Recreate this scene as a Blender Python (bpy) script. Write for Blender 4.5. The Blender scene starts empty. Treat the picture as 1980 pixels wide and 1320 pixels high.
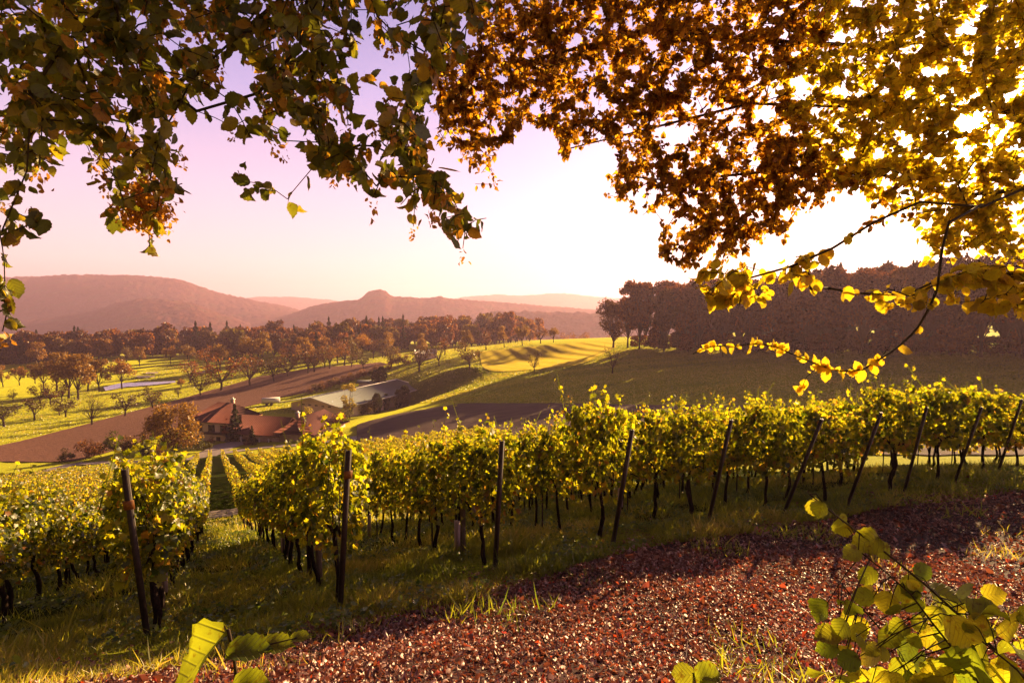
import bpy, math, random
import numpy as np
from mathutils import Vector, Matrix

# ------------------------------------------------------------------ camera / world / sun / exposure
sc = bpy.context.scene
COL = sc.collection
RNG = np.random.default_rng(7)
random.seed(7)
FPX = 1100.0                       # focal length in pixels of a 1980 px wide frame (20 mm lens)
PITCH = math.atan(80 / FPX)        # horizon a little above the middle of the frame
cam_data = bpy.data.cameras.new('camera')
cam_data.sensor_width = 36.0
cam_data.lens = 36.0 * FPX / 1980
cam_data.clip_start = 0.05
cam_data.clip_end = 30000
cam = bpy.data.objects.new('camera', cam_data)
COL.objects.link(cam)
cam.location = (0, 0, 0)
cam.rotation_euler = (math.pi / 2 - PITCH, 0, 0)
sc.camera = cam

CF = np.array([0, math.cos(PITCH), -math.sin(PITCH)])
CU = np.array([0, math.sin(PITCH), math.cos(PITCH)])
CR = np.array([1.0, 0, 0])


def ray(px, py):
    d = CF * FPX + CR * (px - 990) - CU * (py - 660)
    return d / np.linalg.norm(d)


def at(px, py, D):
    """point seen at a pixel of the photograph whose forward distance (world Y) is D"""
    d = ray(px, py)
    return d * (D / d[1])


def proj(p):
    p = np.asarray(p, float)
    f = p @ CF
    return 990 + FPX * (p @ CR) / f, 660 - FPX * (p @ CU) / f


SUN_DIR = ray(1880, 252)
SUN_EL = math.radians(15.2)
SUN_AZ = math.atan2(SUN_DIR[0], SUN_DIR[1])
LAMP_DIR = (math.sin(SUN_AZ) * math.cos(SUN_EL), math.cos(SUN_AZ) * math.cos(SUN_EL), math.sin(SUN_EL))

world = bpy.data.worlds.new('World')
sc.world = world
world.use_nodes = True
wt = world.node_tree
for n in list(wt.nodes):
    wt.nodes.remove(n)
w_out = wt.nodes.new('ShaderNodeOutputWorld')
w_bg = wt.nodes.new('ShaderNodeBackground')
w_sky = wt.nodes.new('ShaderNodeTexSky')
w_sky.sky_type = 'NISHITA'
w_sky.sun_disc = False
w_sky.sun_elevation = SUN_EL
w_sky.sun_rotation = SUN_AZ
w_sky.altitude = 400
w_sky.air_density = 1.0
w_sky.dust_density = 2.0
w_sky.ozone_density = 1.5


def wmath(op, a, b=None, c=None):
    n = wt.nodes.new('ShaderNodeMath')
    n.operation = op
    for i, v in enumerate((a, b, c)):
        if v is None:
            continue
        if isinstance(v, (int, float)):
            n.inputs[i].default_value = v
        else:
            wt.links.new(v, n.inputs[i])
    return n.outputs[0]


def wmix(kind, fac, a, b):
    n = wt.nodes.new('ShaderNodeMix')
    n.data_type = 'RGBA'
    n.blend_type = kind
    n.clamp_result = False
    for s, v in ((n.inputs[0], fac), (n.inputs[6], a), (n.inputs[7], b)):
        if isinstance(v, (int, float)):
            s.default_value = v
        elif isinstance(v, tuple):
            s.default_value = (*v, 1)
        else:
            wt.links.new(v, s)
    return n.outputs[2]


w_tc = wt.nodes.new('ShaderNodeTexCoord')
w_sep = wt.nodes.new('ShaderNodeSeparateXYZ')
wt.links.new(w_tc.outputs['Generated'], w_sep.inputs[0])
w_dot = wt.nodes.new('ShaderNodeVectorMath')
w_dot.operation = 'DOT_PRODUCT'
wt.links.new(w_tc.outputs['Generated'], w_dot.inputs[0])
w_dot.inputs[1].default_value = tuple(SUN_DIR)
elev = w_sep.outputs[2]
ramp = wt.nodes.new('ShaderNodeValToRGB')       # dusk colours of the air low down; unseen zenith darkened to cut ambient fill
r = ramp.color_ramp
r.elements[0].position = 0.0
r.elements[0].color = (9.2, 6.0, 5.6, 1)
r.elements[1].position = 1.0
r.elements[1].color = (0.10, 0.09, 0.20, 1)
for pos, c in ((0.06, (8.9, 6.2, 6.1)), (0.18, (7.4, 5.1, 6.4)), (0.32, (4.4, 3.4, 6.0)), (0.45, (2.2, 1.9, 4.4)), (0.60, (0.3, 0.24, 0.4))):
    e = r.elements.new(pos)
    e.color = (*c, 1)
wt.links.new(elev, ramp.inputs[0])
ang = wmath('MAXIMUM', w_dot.outputs['Value'], 0.0)
wide = wmath('MULTIPLY', wmath('POWER', ang, 8.0), 1.0)
mid = wmath('MULTIPLY', wmath('POWER', ang, 70.0), 2.6)
tight = wmath('MULTIPLY', wmath('POWER', ang, 900.0), 30.0)
disc = wmath('MULTIPLY', wmath('GREATER_THAN', w_dot.outputs['Value'], math.cos(math.radians(0.55))), 500.0)
glow = wmath('ADD', wmath('ADD', wide, mid), wmath('ADD', tight, disc))
sky_t = wmix('MULTIPLY', 1.0, w_sky.outputs[0], (1.15, 0.8, 0.8))
base = wmix('MIX', 0.75, sky_t, ramp.outputs[0])
glow_c = wmix('MULTIPLY', 1.0, (3.0, 2.75, 2.7), glow)
away = wt.nodes.new('ShaderNodeMapRange')       # unseen half of the sky away from the sun, dimmed to cut front light
away.inputs['From Min'].default_value = -0.5
away.inputs['From Max'].default_value = 0.15
away.inputs['To Min'].default_value = 0.12
away.inputs['To Max'].default_value = 1.0
wt.links.new(w_dot.outputs['Value'], away.inputs['Value'])
base = wmix('MULTIPLY', 1.0, base, away.outputs[0])
tot = wmix('ADD', 1.0, base, glow_c)
wt.links.new(tot, w_bg.inputs[0])
w_bg.inputs[1].default_value = 0.0455
wt.links.new(w_bg.outputs[0], w_out.inputs[0])

sun_l = bpy.data.lights.new('sun', 'SUN')
sun_l.energy = 5.0
sun_l.angle = math.radians(0.5)
sun_l.color = (1.0, 0.66, 0.30)
sun_o = bpy.data.objects.new('sun', sun_l)
COL.objects.link(sun_o)
sun_o.rotation_euler = Vector(LAMP_DIR).to_track_quat('Z', 'Y').to_euler()

sc.view_settings.view_transform = 'Standard'
sc.view_settings.look = 'None'
sc.view_settings.gamma = 1.0
sc.view_settings.use_curve_mapping = False
sc.view_settings.exposure = 1.84

# ------------------------------------------------------------------ helpers


def tag(o, label=None, cat=None, group=None, kind=None):
    if label:
        o['label'] = label
    if cat:
        o['category'] = cat
    if group:
        o['group'] = group
    if kind:
        o['kind'] = kind
    return o


def empty(name, loc=(0, 0, 0), rz=0.0):
    o = bpy.data.objects.new(name, None)
    o.empty_display_size = 0.3
    COL.objects.link(o)
    o.location = tuple(loc)
    o.rotation_euler = (0, 0, rz)
    return o


def np_mesh(name, V, F, mat=None, rnd=None, smooth=False):
    """V (n,3); F list of index arrays (m,k). rnd optional per-vertex float."""
    me = bpy.data.meshes.new(name)
    V = np.asarray(V, np.float32)
    if not isinstance(F, (list, tuple)):
        F = [F]
    F = [np.asarray(f, np.int32) for f in F if len(f)]
    me.vertices.add(len(V))
    me.vertices.foreach_set('co', V.ravel())
    nl = sum(f.size for f in F)
    npoly = sum(len(f) for f in F)
    me.loops.add(nl)
    me.loops.foreach_set('vertex_index', np.concatenate([f.ravel() for f in F]))
    me.polygons.add(npoly)
    tot_ = np.concatenate([np.full(len(f), f.shape[1], np.int32) for f in F])
    start = np.concatenate([[0], np.cumsum(tot_)[:-1]]).astype(np.int32)
    me.polygons.foreach_set('loop_start', start)
    me.polygons.foreach_set('loop_total', tot_)
    if smooth:
        me.polygons.foreach_set('use_smooth', np.ones(npoly, bool))
    me.update(calc_edges=True)
    me.validate()
    if rnd is not None and len(rnd) == len(me.vertices):
        rnd = np.asarray(rnd, np.float32)
        a = me.attributes.new('rnd', 'FLOAT', 'POINT')
        a.data.foreach_set('value', np.ascontiguousarray(rnd[:, 0]))
        a = me.attributes.new('luv', 'FLOAT_VECTOR', 'POINT')
        a.data.foreach_set('vector', np.ascontiguousarray(np.c_[rnd[:, 1:], np.zeros(len(rnd))].astype(np.float32)).ravel())
    if mat:
        me.materials.append(mat)
    return me


def mobj(name, me, parent=None, loc=None):
    o = bpy.data.objects.new(name, me)
    COL.objects.link(o)
    if parent:
        o.parent = parent
    if loc is not None:
        o.location = tuple(loc)
    return o


class MB:
    """collects geometry, builds one mesh"""

    def __init__(s):
        s.V = []
        s.F = {}
        s.n = 0

    def add(s, V, F):
        V = np.asarray(V, float)
        for f in F:
            f = [i + s.n for i in f]
            s.F.setdefault(len(f), []).append(f)
        s.V.append(V)
        s.n += len(V)

    def box(s, c, d, rz=0.0, taper=1.0):
        x, y, z = d[0] / 2, d[1] / 2, d[2] / 2
        t = taper
        P = np.array([(-x, -y, -z), (x, -y, -z), (x, y, -z), (-x, y, -z),
                      (-x * t, -y * t, z), (x * t, -y * t, z), (x * t, y * t, z), (-x * t, y * t, z)])
        cs, sn = math.cos(rz), math.sin(rz)
        P = P @ np.array([[cs, sn, 0], [-sn, cs, 0], [0, 0, 1]]) + np.array(c)
        s.add(P, [(0, 3, 2, 1), (4, 5, 6, 7), (0, 1, 5, 4), (1, 2, 6, 5), (2, 3, 7, 6), (3, 0, 4, 7)])

    def tube(s, pts, rad, k=6):
        pts = np.asarray(pts, float)
        n = len(pts)
        rad = np.broadcast_to(np.asarray(rad, float), (n,))
        tang = np.gradient(pts, axis=0)
        tang /= np.linalg.norm(tang, axis=1, keepdims=True) + 1e-9
        ref = np.array([0.13, 0.21, 1.0]) if abs(tang[0][2]) < 0.9 else np.array([1.0, 0.1, 0.0])
        V = []
        for i in range(n):
            a = np.cross(tang[i], ref)
            a /= np.linalg.norm(a) + 1e-9
            b = np.cross(tang[i], a)
            th = np.arange(k) * 2 * math.pi / k
            V.append(pts[i] + rad[i] * (np.cos(th)[:, None] * a + np.sin(th)[:, None] * b))
        F = []
        for i in range(n - 1):
            for j in range(k):
                F.append((i * k + j, i * k + (j + 1) % k, (i + 1) * k + (j + 1) % k, (i + 1) * k + j))
        F.append(tuple(range(k))[::-1])
        F.append(tuple((n - 1) * k + j for j in range(k)))
        s.add(np.concatenate(V), F)

    def mesh(s, name, mat, smooth=False):
        return np_mesh(name, np.concatenate(s.V), [np.array(f) for f in s.F.values()], mat, smooth=smooth)

    def build(s, name, mat, parent=None, smooth=False):
        return mobj(name, s.mesh(name, mat, smooth), parent)


def norm(a):
    return a / (np.linalg.norm(a, axis=-1, keepdims=True) + 1e-9)


def leaf_template(outline, curl=1.0):
    """outline: list of (u,v) along/side for one half, from base to tip; folded down the midrib.
    returns verts (m,3) in (u,v,w) and quad/tri faces"""
    n = len(outline)
    V, F = [], []
    for (u, v) in outline:                       # midrib
        V.append((u, 0, -0.25 * (u - 0.3) ** 2))
    for side in (1, -1):
        for (u, v) in outline:
            V.append((u, side * v, abs(v) * 0.35 - 0.25 * (u - 0.3) ** 2 + 0.05 * math.sin(u * 9 + side)))
    for s_, off in ((1, n), (-1, 2 * n)):
        for i in range(n - 1):
            q = (i, off + i, off + i + 1, i + 1)
            F.append(q if s_ > 0 else q[::-1])
    return np.array(V, float), F


T_OVATE = leaf_template([(0, 0.0), (0.08, 0.16), (0.22, 0.29), (0.38, 0.33), (0.55, 0.30), (0.72, 0.22), (0.88, 0.10), (1.0, 0.0)])
T_SERR = leaf_template([(0, 0.0), (0.05, 0.17), (0.14, 0.23), (0.20, 0.31), (0.30, 0.31), (0.38, 0.37), (0.48, 0.32), (0.56, 0.36),
                        (0.66, 0.27), (0.74, 0.28), (0.84, 0.14), (0.90, 0.10), (1.0, 0.0)])
T_HAZEL = leaf_template([(0, 0.0), (-0.03, 0.14), (0.04, 0.30), (0.15, 0.36), (0.22, 0.44), (0.34, 0.43), (0.42, 0.48), (0.54, 0.42),
                         (0.62, 0.45), (0.72, 0.32), (0.80, 0.31), (0.88, 0.14), (1.0, 0.0)])
T_SIMPLE = leaf_template([(0, 0.02), (0.3, 0.30), (0.7, 0.26), (1.0, 0.02)])
T_VINE = leaf_template([(0.0, 0.0), (-0.08, 0.28), (0.12, 0.52), (0.32, 0.36), (0.56, 0.58), (0.66, 0.24), (1.0, 0.0)])
T_STEM = (np.array([(-0.4, -.012, 0), (-0.4, .012, 0), (1, .004, 0), (1, -.004, 0)], float), [(0, 1, 2, 3)])
T_QUAD = (np.array([(0, -.4, 0), (0.5, -0.5, 0.1), (1, 0, 0), (0.5, 0.5, 0.1), (0, .3, 0)], float), [(0, 1, 2, 3, 4)])


def leaves(P, tip, nrm, size, tmpl, curl=None, rnd=None):
    """vectorised leaves: P base point, tip direction, face normal, size"""
    N = len(P)
    tv, tf = tmpl
    tip = norm(tip)
    side = norm(np.cross(nrm, tip))
    nn = np.cross(tip, side)
    size = np.broadcast_to(np.asarray(size, float), (N,))
    if curl is None:
        curl = RNG.uniform(-0.8, 1.8, N)
    V = (P[:, None, :] + size[:, None, None] * (tv[None, :, 0, None] * tip[:, None, :]
         + tv[None, :, 1, None] * side[:, None, :]
         + (tv[None, :, 2] * curl[:, None])[:, :, None] * nn[:, None, :]))
    m = len(tv)
    out = {}
    base = (np.arange(N) * m)[:, None]
    F = []
    for f in tf:
        out.setdefault(len(f), []).append(f)
    for k, fs in out.items():
        F.append((np.array(fs)[None, :, :] + base[:, :, None]).reshape(-1, k))
    if rnd is None:
        rnd = RNG.random(N)
    return V.reshape(-1, 3), F, np.c_[np.repeat(rnd, m), np.tile(tv[:, :2], (N, 1))]


def merge(parts):
    V, Fd, R, n = [], {}, [], 0
    for v, F, r_ in parts:
        V.append(v)
        R.append(r_)
        for f in F:
            Fd.setdefault(f.shape[1], []).append(f + n)
        n += len(v)
    return np.concatenate(V), [np.concatenate(x) for x in Fd.values()], np.concatenate(R)


def rand_dirs(n):
    return norm(RNG.normal(size=(n, 3)))


# ------------------------------------------------------------------ materials
def new_mat(name):
    m = bpy.data.materials.new(name)
    m.use_nodes = True
    nt = m.node_tree
    for n in list(nt.nodes):
        nt.nodes.remove(n)
    return m, nt, nt.nodes.new('ShaderNodeOutputMaterial')


def add_ramp(nt, fac, stops):
    n = nt.nodes.new('ShaderNodeValToRGB')
    cr = n.color_ramp
    cr.elements[0].position = stops[0][0]
    cr.elements[0].color = (*stops[0][1], 1)
    cr.elements[1].position = stops[-1][0]
    cr.elements[1].color = (*stops[-1][1], 1)
    for p_, c in stops[1:-1]:
        e = cr.elements.new(p_)
        e.color = (*c, 1)
    nt.links.new(fac, n.inputs[0])
    return n.outputs[0]


def add_noise(nt, scale, detail=4, rough=0.6, coord=None, dist=0.0, vscale=None):
    n = nt.nodes.new('ShaderNodeTexNoise')
    n.inputs['Scale'].default_value = scale
    n.inputs['Detail'].default_value = detail
    n.inputs['Roughness'].default_value = rough
    n.inputs['Distortion'].default_value = dist
    if coord is None:
        g = nt.nodes.new('ShaderNodeNewGeometry')
        coord = g.outputs['Position']
    if vscale:
        mp = nt.nodes.new('ShaderNodeMapping')
        mp.inputs['Rotation'].default_value = (0, 0, vscale[3] if len(vscale) > 3 else 0)
        mp.inputs['Scale'].default_value = vscale[:3]
        nt.links.new(coord, mp.inputs[0])
        coord = mp.outputs[0]
    nt.links.new(coord, n.inputs['Vector'])
    return n.outputs[0]


def mixc(nt, fac, a, b, kind='MIX'):
    n = nt.nodes.new('ShaderNodeMix')
    n.data_type = 'RGBA'
    n.blend_type = kind
    for s_, v in ((n.inputs[0], fac), (n.inputs[6], a), (n.inputs[7], b)):
        if isinstance(v, (int, float)):
            s_.default_value = v
        elif isinstance(v, tuple):
            s_.default_value = (*v, 1)
        else:
            nt.links.new(v, s_)
    return n.outputs[2]


def leaf_mat(name, refl, trans, tfac=0.5, gloss=0.06, rough=0.45, obj_random=None, source='rnd', veins=False):
    """refl, trans: colour stops over a per-leaf random value"""
    m, nt, out = new_mat(name)
    at_ = nt.nodes.new('ShaderNodeAttribute')
    at_.attribute_name = source
    f = at_.outputs['Fac']
    cr = add_ramp(nt, f, refl)
    ct = add_ramp(nt, f, trans)
    if obj_random:
        oi = nt.nodes.new('ShaderNodeObjectInfo')
        tint = add_ramp(nt, oi.outputs['Random'], obj_random)
        cr = mixc(nt, 1.0, cr, tint, 'MULTIPLY')
        ct = mixc(nt, 1.0, ct, tint, 'MULTIPLY')
    bump = None
    if veins:
        la = nt.nodes.new('ShaderNodeAttribute')
        la.attribute_name = 'luv'
        sp_ = nt.nodes.new('ShaderNodeSeparateXYZ')
        nt.links.new(la.outputs['Vector'], sp_.inputs[0])

        def mt(op, a, b=None):
            n = nt.nodes.new('ShaderNodeMath')
            n.operation = op
            for i, v in enumerate((a, b)):
                if v is None:
                    continue
                if isinstance(v, (int, float)):
                    n.inputs[i].default_value = v
                else:
                    nt.links.new(v, n.inputs[i])
            return n.outputs[0]
        av = mt('ABSOLUTE', sp_.outputs[1])
        ph = mt('MULTIPLY', mt('SUBTRACT', sp_.outputs[0], mt('MULTIPLY', av, 0.9)), 2 * math.pi * 6)
        band = mt('POWER', mt('ADD', mt('MULTIPLY', mt('COSINE', ph), 0.5), 0.5), 16.0)
        rib = mt('LESS_THAN', av, 0.012)
        vein = mt('MAXIMUM', band, rib)
        spots = add_noise(nt, 55, 3, 0.6)
        blot = add_ramp(nt, spots, [(0.0, (1.1, 1.1, 1.1)), (0.58, (0.95, 0.95, 0.95)), (0.68, (0.62, 0.42, 0.35))])
        vc = mixc(nt, vein, (1, 1, 1), (0.74, 0.72, 0.8))
        ct = mixc(nt, 1.0, mixc(nt, 1.0, ct, vc, 'MULTIPLY'), blot, 'MULTIPLY')
        cr = mixc(nt, 1.0, mixc(nt, vein, cr, (0.16, 0.15, 0.05)), blot, 'MULTIPLY')
        bn = nt.nodes.new('ShaderNodeBump')
        bn.inputs['Strength'].default_value = 0.6
        bn.inputs['Distance'].default_value = 0.002
        nt.links.new(band, bn.inputs['Height'])
        bump = bn.outputs[0]
    d = nt.nodes.new('ShaderNodeBsdfDiffuse')
    t = nt.nodes.new('ShaderNodeBsdfTranslucent')
    g = nt.nodes.new('ShaderNodeBsdfGlossy')
    g.inputs['Roughness'].default_value = rough
    g.inputs['Color'].default_value = (1, 0.95, 0.9, 1)
    nt.links.new(cr, d.inputs[0])
    nt.links.new(ct, t.inputs[0])
    if bump:
        for q in (d, t, g):
            nt.links.new(bump, q.inputs['Normal'])
    a = nt.nodes.new('ShaderNodeMixShader')
    a.inputs[0].default_value = tfac
    nt.links.new(d.outputs[0], a.inputs[1])
    nt.links.new(t.outputs[0], a.inputs[2])
    b = nt.nodes.new('ShaderNodeMixShader')
    b.inputs[0].default_value = gloss
    nt.links.new(a.outputs[0], b.inputs[1])
    nt.links.new(g.outputs[0], b.inputs[2])
    nt.links.new(b.outputs[0], out.inputs[0])
    return m


def surf_mat(name, stops, scale=1.0, detail=5, rough=0.8, bump=0.0, bscale=None, vscale=None, sheen=0.0, sheen_tint=(1, 1, 1), spec=0.3,
             stops2=None, scale2=None, mix2=0.5, metal=0.0, bdist=0.05):
    m, nt, out = new_mat(name)
    p = nt.nodes.new('ShaderNodeBsdfPrincipled')
    nz = add_noise(nt, scale, detail, 0.62, vscale=vscale)
    c = add_ramp(nt, nz, stops)
    if stops2:
        n2 = add_noise(nt, scale2, 3, 0.5)
        c2 = add_ramp(nt, n2, stops2)
        c = mixc(nt, mix2, c, c2, 'MULTIPLY' if mix2 == 1.0 else 'MIX')
    nt.links.new(c, p.inputs['Base Color'])
    p.inputs['Roughness'].default_value = rough
    p.inputs['Metallic'].default_value = metal
    p.inputs['Specular IOR Level'].default_value = spec
    if sheen:
        p.inputs['Sheen Weight'].default_value = sheen
        p.inputs['Sheen Roughness'].default_value = 0.45
        p.inputs['Sheen Tint'].default_value = (*sheen_tint, 1)
    if bump:
        bn = nt.nodes.new('ShaderNodeBump')
        bn.inputs['Strength'].default_value = bump
        bn.inputs['Distance'].default_value = bdist
        nt.links.new(add_noise(nt, bscale or scale * 3, 4, 0.65, vscale=vscale), bn.inputs['Height'])
        nt.links.new(bn.outputs[0], p.inputs['Normal'])
    nt.links.new(p.outputs[0], out.inputs[0])
    return m


M = {}
M['ground'] = surf_mat('meadow', [(0.38, (0.025, 0.045, 0.006)), (0.5, (0.065, 0.088, 0.009)), (0.62, (0.145, 0.13, 0.016))], scale=0.6, detail=10, vscale=(0.25, 1.6, 1, 0.18),
                       rough=0.9, bump=0.6, bscale=1.6, sheen=0.5, sheen_tint=(0.82, 0.80, 0.04), spec=0.02,
                       stops2=[(0.4, (0.04, 0.075, 0.008)), (0.62, (0.11, 0.11, 0.012))], scale2=0.03, bdist=0.25)
M['floor'] = surf_mat('vineyard_grass_with_shade', [(0.3, (0.018, 0.026, 0.005)), (0.55, (0.035, 0.045, 0.008)), (0.75, (0.07, 0.055, 0.015))], scale=0.9, detail=8, rough=0.95, bump=0.6, bscale=3, spec=0.0, bdist=0.1)  # dark grass and soil, with the shade of the vine rows put into the colour
M['soil'] = surf_mat('ploughed_soil', [(0.3, (0.07, 0.028, 0.018)), (0.6, (0.15, 0.062, 0.042)), (0.8, (0.22, 0.10, 0.07))], scale=1.2, detail=8,
                     rough=0.95, bump=1.0, bscale=2.5, sheen=0.1, sheen_tint=(0.8, 0.5, 0.4), spec=0.05, bdist=0.3)
M['soil_dim'] = surf_mat('harrowed_soil', [(0.3, (0.07, 0.045, 0.04)), (0.55, (0.12, 0.078, 0.065)), (0.75, (0.09, 0.085, 0.04))], scale=0.25, detail=8,
                         rough=0.95, bump=0.7, bscale=2.0, spec=0.05, bdist=0.2, vscale=(0.25, 2.2, 1, 0.25))
M['crop'] = surf_mat('crop_rows', [(0.38, (0.05, 0.07, 0.008)), (0.5, (0.12, 0.13, 0.015)), (0.7, (0.18, 0.16, 0.02))], scale=0.5, detail=3,
                     rough=0.9, bump=0.5, bscale=0.8, sheen=0.7, sheen_tint=(0.95, 0.7, 0.04), spec=0.05, vscale=(0.9, 0.05, 1, 0.55), bdist=0.3)
cm_, cnt_, cout_ = new_mat('drilled_crop')
cp_n = cnt_.nodes.new('ShaderNodeBsdfPrincipled')
cg = cnt_.nodes.new('ShaderNodeNewGeometry')
cw_ = cnt_.nodes.new('ShaderNodeTexWave')
cw_.wave_type = 'BANDS'
cw_.bands_direction = 'X'
cw_.inputs['Scale'].default_value = 0.045
cw_.inputs['Distortion'].default_value = 1.2
cw_.inputs['Detail Scale'].default_value = 0.3
cmp_ = cnt_.nodes.new('ShaderNodeMapping')
cmp_.inputs['Rotation'].default_value = (0, 0, -0.35)
cnt_.links.new(cg.outputs['Position'], cmp_.inputs[0])
cnt_.links.new(cmp_.outputs[0], cw_.inputs['Vector'])
cc_ = add_ramp(cnt_, cw_.outputs['Fac'], [(0.0, (0.045, 0.05, 0.006)), (0.10, (0.06, 0.06, 0.008)), (0.2, (0.11, 0.115, 0.012)), (1.0, (0.15, 0.14, 0.014))])
cc_ = mixc(cnt_, 0.35, cc_, add_ramp(cnt_, add_noise(cnt_, 0.4, 6), [(0.3, (0.08, 0.08, 0.01)), (0.7, (0.2, 0.16, 0.02))]))
cnt_.links.new(cc_, cp_n.inputs['Base Color'])
cp_n.inputs['Roughness'].default_value = 0.9
cp_n.inputs['Specular IOR Level'].default_value = 0.02
cp_n.inputs['Sheen Weight'].default_value = 0.42
cp_n.inputs['Sheen Roughness'].default_value = 0.45
cp_n.inputs['Sheen Tint'].default_value = (0.95, 0.72, 0.04, 1)
cbn = cnt_.nodes.new('ShaderNodeBump')
cbn.inputs['Distance'].default_value = 0.25
cbn.inputs['Strength'].default_value = 0.7
cnt_.links.new(cw_.outputs['Fac'], cbn.inputs['Height'])
cnt_.links.new(cbn.outputs[0], cp_n.inputs['Normal'])
cnt_.links.new(cp_n.outputs[0], cout_.inputs[0])
M['crop'] = cm_
M['road'] = surf_mat('road', [(0.3, (0.20, 0.16, 0.15)), (0.7, (0.32, 0.26, 0.24))], scale=2, rough=0.85, bump=0.2, spec=0.2)
M['litterbase'] = surf_mat('litter_soil', [(0.3, (0.018, 0.008, 0.007)), (0.6, (0.06, 0.022, 0.018)), (0.75, (0.10, 0.04, 0.03))], scale=30, detail=6,
                           rough=0.9, bump=0.8, bscale=40, spec=0.15, bdist=0.03)
M['water'] = surf_mat('pond_water', [(0.3, (0.26, 0.22, 0.22)), (0.7, (0.32, 0.27, 0.26))], scale=0.2, rough=0.03, spec=1.0)  # pale pinkish base colour stands in for part of the sky reflection
M['sand'] = surf_mat('bunker_sand', [(0.3, (0.42, 0.34, 0.24)), (0.7, (0.55, 0.45, 0.33))], scale=1.0, rough=0.9)
M['farhill'] = surf_mat('wooded_slope', [(0.35, (0.05, 0.02, 0.018)), (0.5, (0.11, 0.04, 0.028)), (0.62, (0.07, 0.05, 0.025)), (0.75, (0.20, 0.09, 0.04))],
                        scale=0.012, detail=12, rough=0.95, bump=1.0, bscale=0.05, spec=0.0, bdist=14)
M['bark'] = surf_mat('bark', [(0.3, (0.02, 0.012, 0.009)), (0.7, (0.065, 0.042, 0.03))], scale=14, rough=0.9, bump=0.6, bscale=40, spec=0.1, bdist=0.01)
M['vinebark'] = surf_mat('vine_bark', [(0.3, (0.012, 0.007, 0.006)), (0.7, (0.045, 0.028, 0.02))], scale=30, rough=0.95, bump=0.8, bscale=60, spec=0.08, bdist=0.01)
M['twig'] = surf_mat('twig', [(0.3, (0.03, 0.018, 0.01)), (0.7, (0.07, 0.045, 0.025))], scale=40, rough=0.8, spec=0.15)
M['postmetal'] = surf_mat('weathered_post', [(0.3, (0.022, 0.012, 0.010)), (0.6, (0.05, 0.028, 0.02)), (0.8, (0.09, 0.045, 0.03))], scale=18, rough=0.55,
                          bump=0.3, bscale=50, spec=0.4, bdist=0.004)
M['postwood'] = surf_mat('grey_stake_wood', [(0.3, (0.10, 0.065, 0.045)), (0.7, (0.22, 0.15, 0.10))], scale=12, rough=0.85, bump=0.5, bscale=30,
                         vscale=(6, 6, 0.6), bdist=0.006)
M['plate'] = surf_mat('tin_plate', [(0.3, (0.20, 0.07, 0.02)), (0.7, (0.32, 0.13, 0.03))], scale=20, rough=0.5)
M['guard'] = surf_mat('vine_guard', [(0.3, (0.42, 0.28, 0.26)), (0.7, (0.6, 0.42, 0.38))], scale=9, rough=0.6)
M['wire'] = surf_mat('wire', [(0.3, (0.2, 0.2, 0.2)), (0.7, (0.3, 0.3, 0.3))], scale=5, rough=0.35, metal=0.8)
M['wall'] = surf_mat('render_wall', [(0.3, (0.78, 0.56, 0.46)), (0.7, (0.86, 0.66, 0.55))], scale=0.8, rough=0.9)
M['stonewall'] = surf_mat('stone_wall', [(0.3, (0.42, 0.27, 0.21)), (0.7, (0.62, 0.44, 0.35))], scale=2.5, rough=0.9, bump=0.4, bscale=4)
M['timber'] = surf_mat('dark_timber', [(0.3, (0.035, 0.018, 0.013)), (0.7, (0.07, 0.035, 0.024))], scale=4, rough=0.8)
M['glass'] = surf_mat('window_glass', [(0.3, (0.012, 0.012, 0.015)), (0.7, (0.02, 0.02, 0.024))], scale=1, rough=0.12, spec=0.6)
M['white'] = surf_mat('white_paint', [(0.3, (0.62, 0.55, 0.5)), (0.7, (0.75, 0.68, 0.62))], scale=2, rough=0.6)
M['skylight'] = surf_mat('plastic_sheet', [(0.3, (0.4, 0.4, 0.42)), (0.7, (0.5, 0.5, 0.52))], scale=2, rough=0.3)


def ribbed_mat(name, c1, c2, period, rough=0.7, spec=0.3):
    """roof covering with ribs along local X of the object"""
    m, nt, out = new_mat(name)
    p = nt.nodes.new('ShaderNodeBsdfPrincipled')
    tc = nt.nodes.new('ShaderNodeTexCoord')
    w = nt.nodes.new('ShaderNodeTexWave')
    w.wave_type = 'BANDS'
    w.bands_direction = 'X'
    w.inputs['Scale'].default_value = 1.0 / period * 0.314
    w.inputs['Distortion'].default_value = 0.15
    nt.links.new(tc.outputs['Object'], w.inputs['Vector'])
    n = add_noise(nt, 1.5, 5, 0.6)
    c = mixc(nt, w.outputs['Fac'], c1, c2)
    c = mixc(nt, 0.45, c, add_ramp(nt, n, [(0.3, c1), (0.7, c2)]))
    nt.links.new(c, p.inputs['Base Color'])
    p.inputs['Roughness'].default_value = rough
    p.inputs['Specular IOR Level'].default_value = spec
    b = nt.nodes.new('ShaderNodeBump')
    b.inputs['Strength'].default_value = 0.6
    b.inputs['Distance'].default_value = 0.06
    nt.links.new(w.outputs['Fac'], b.inputs['Height'])
    nt.links.new(b.outputs[0], p.inputs['Normal'])
    nt.links.new(p.outputs[0], out.inputs[0])
    return m


M['tiles'] = ribbed_mat('red_roof_tiles', (0.085, 0.030, 0.026), (0.165, 0.060, 0.048), 0.5, rough=0.9, spec=0.1)
M['sheetroof'] = ribbed_mat('green_grey_roof', (0.15, 0.165, 0.155), (0.21, 0.22, 0.205), 1.2, rough=0.95, spec=0.05)

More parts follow.
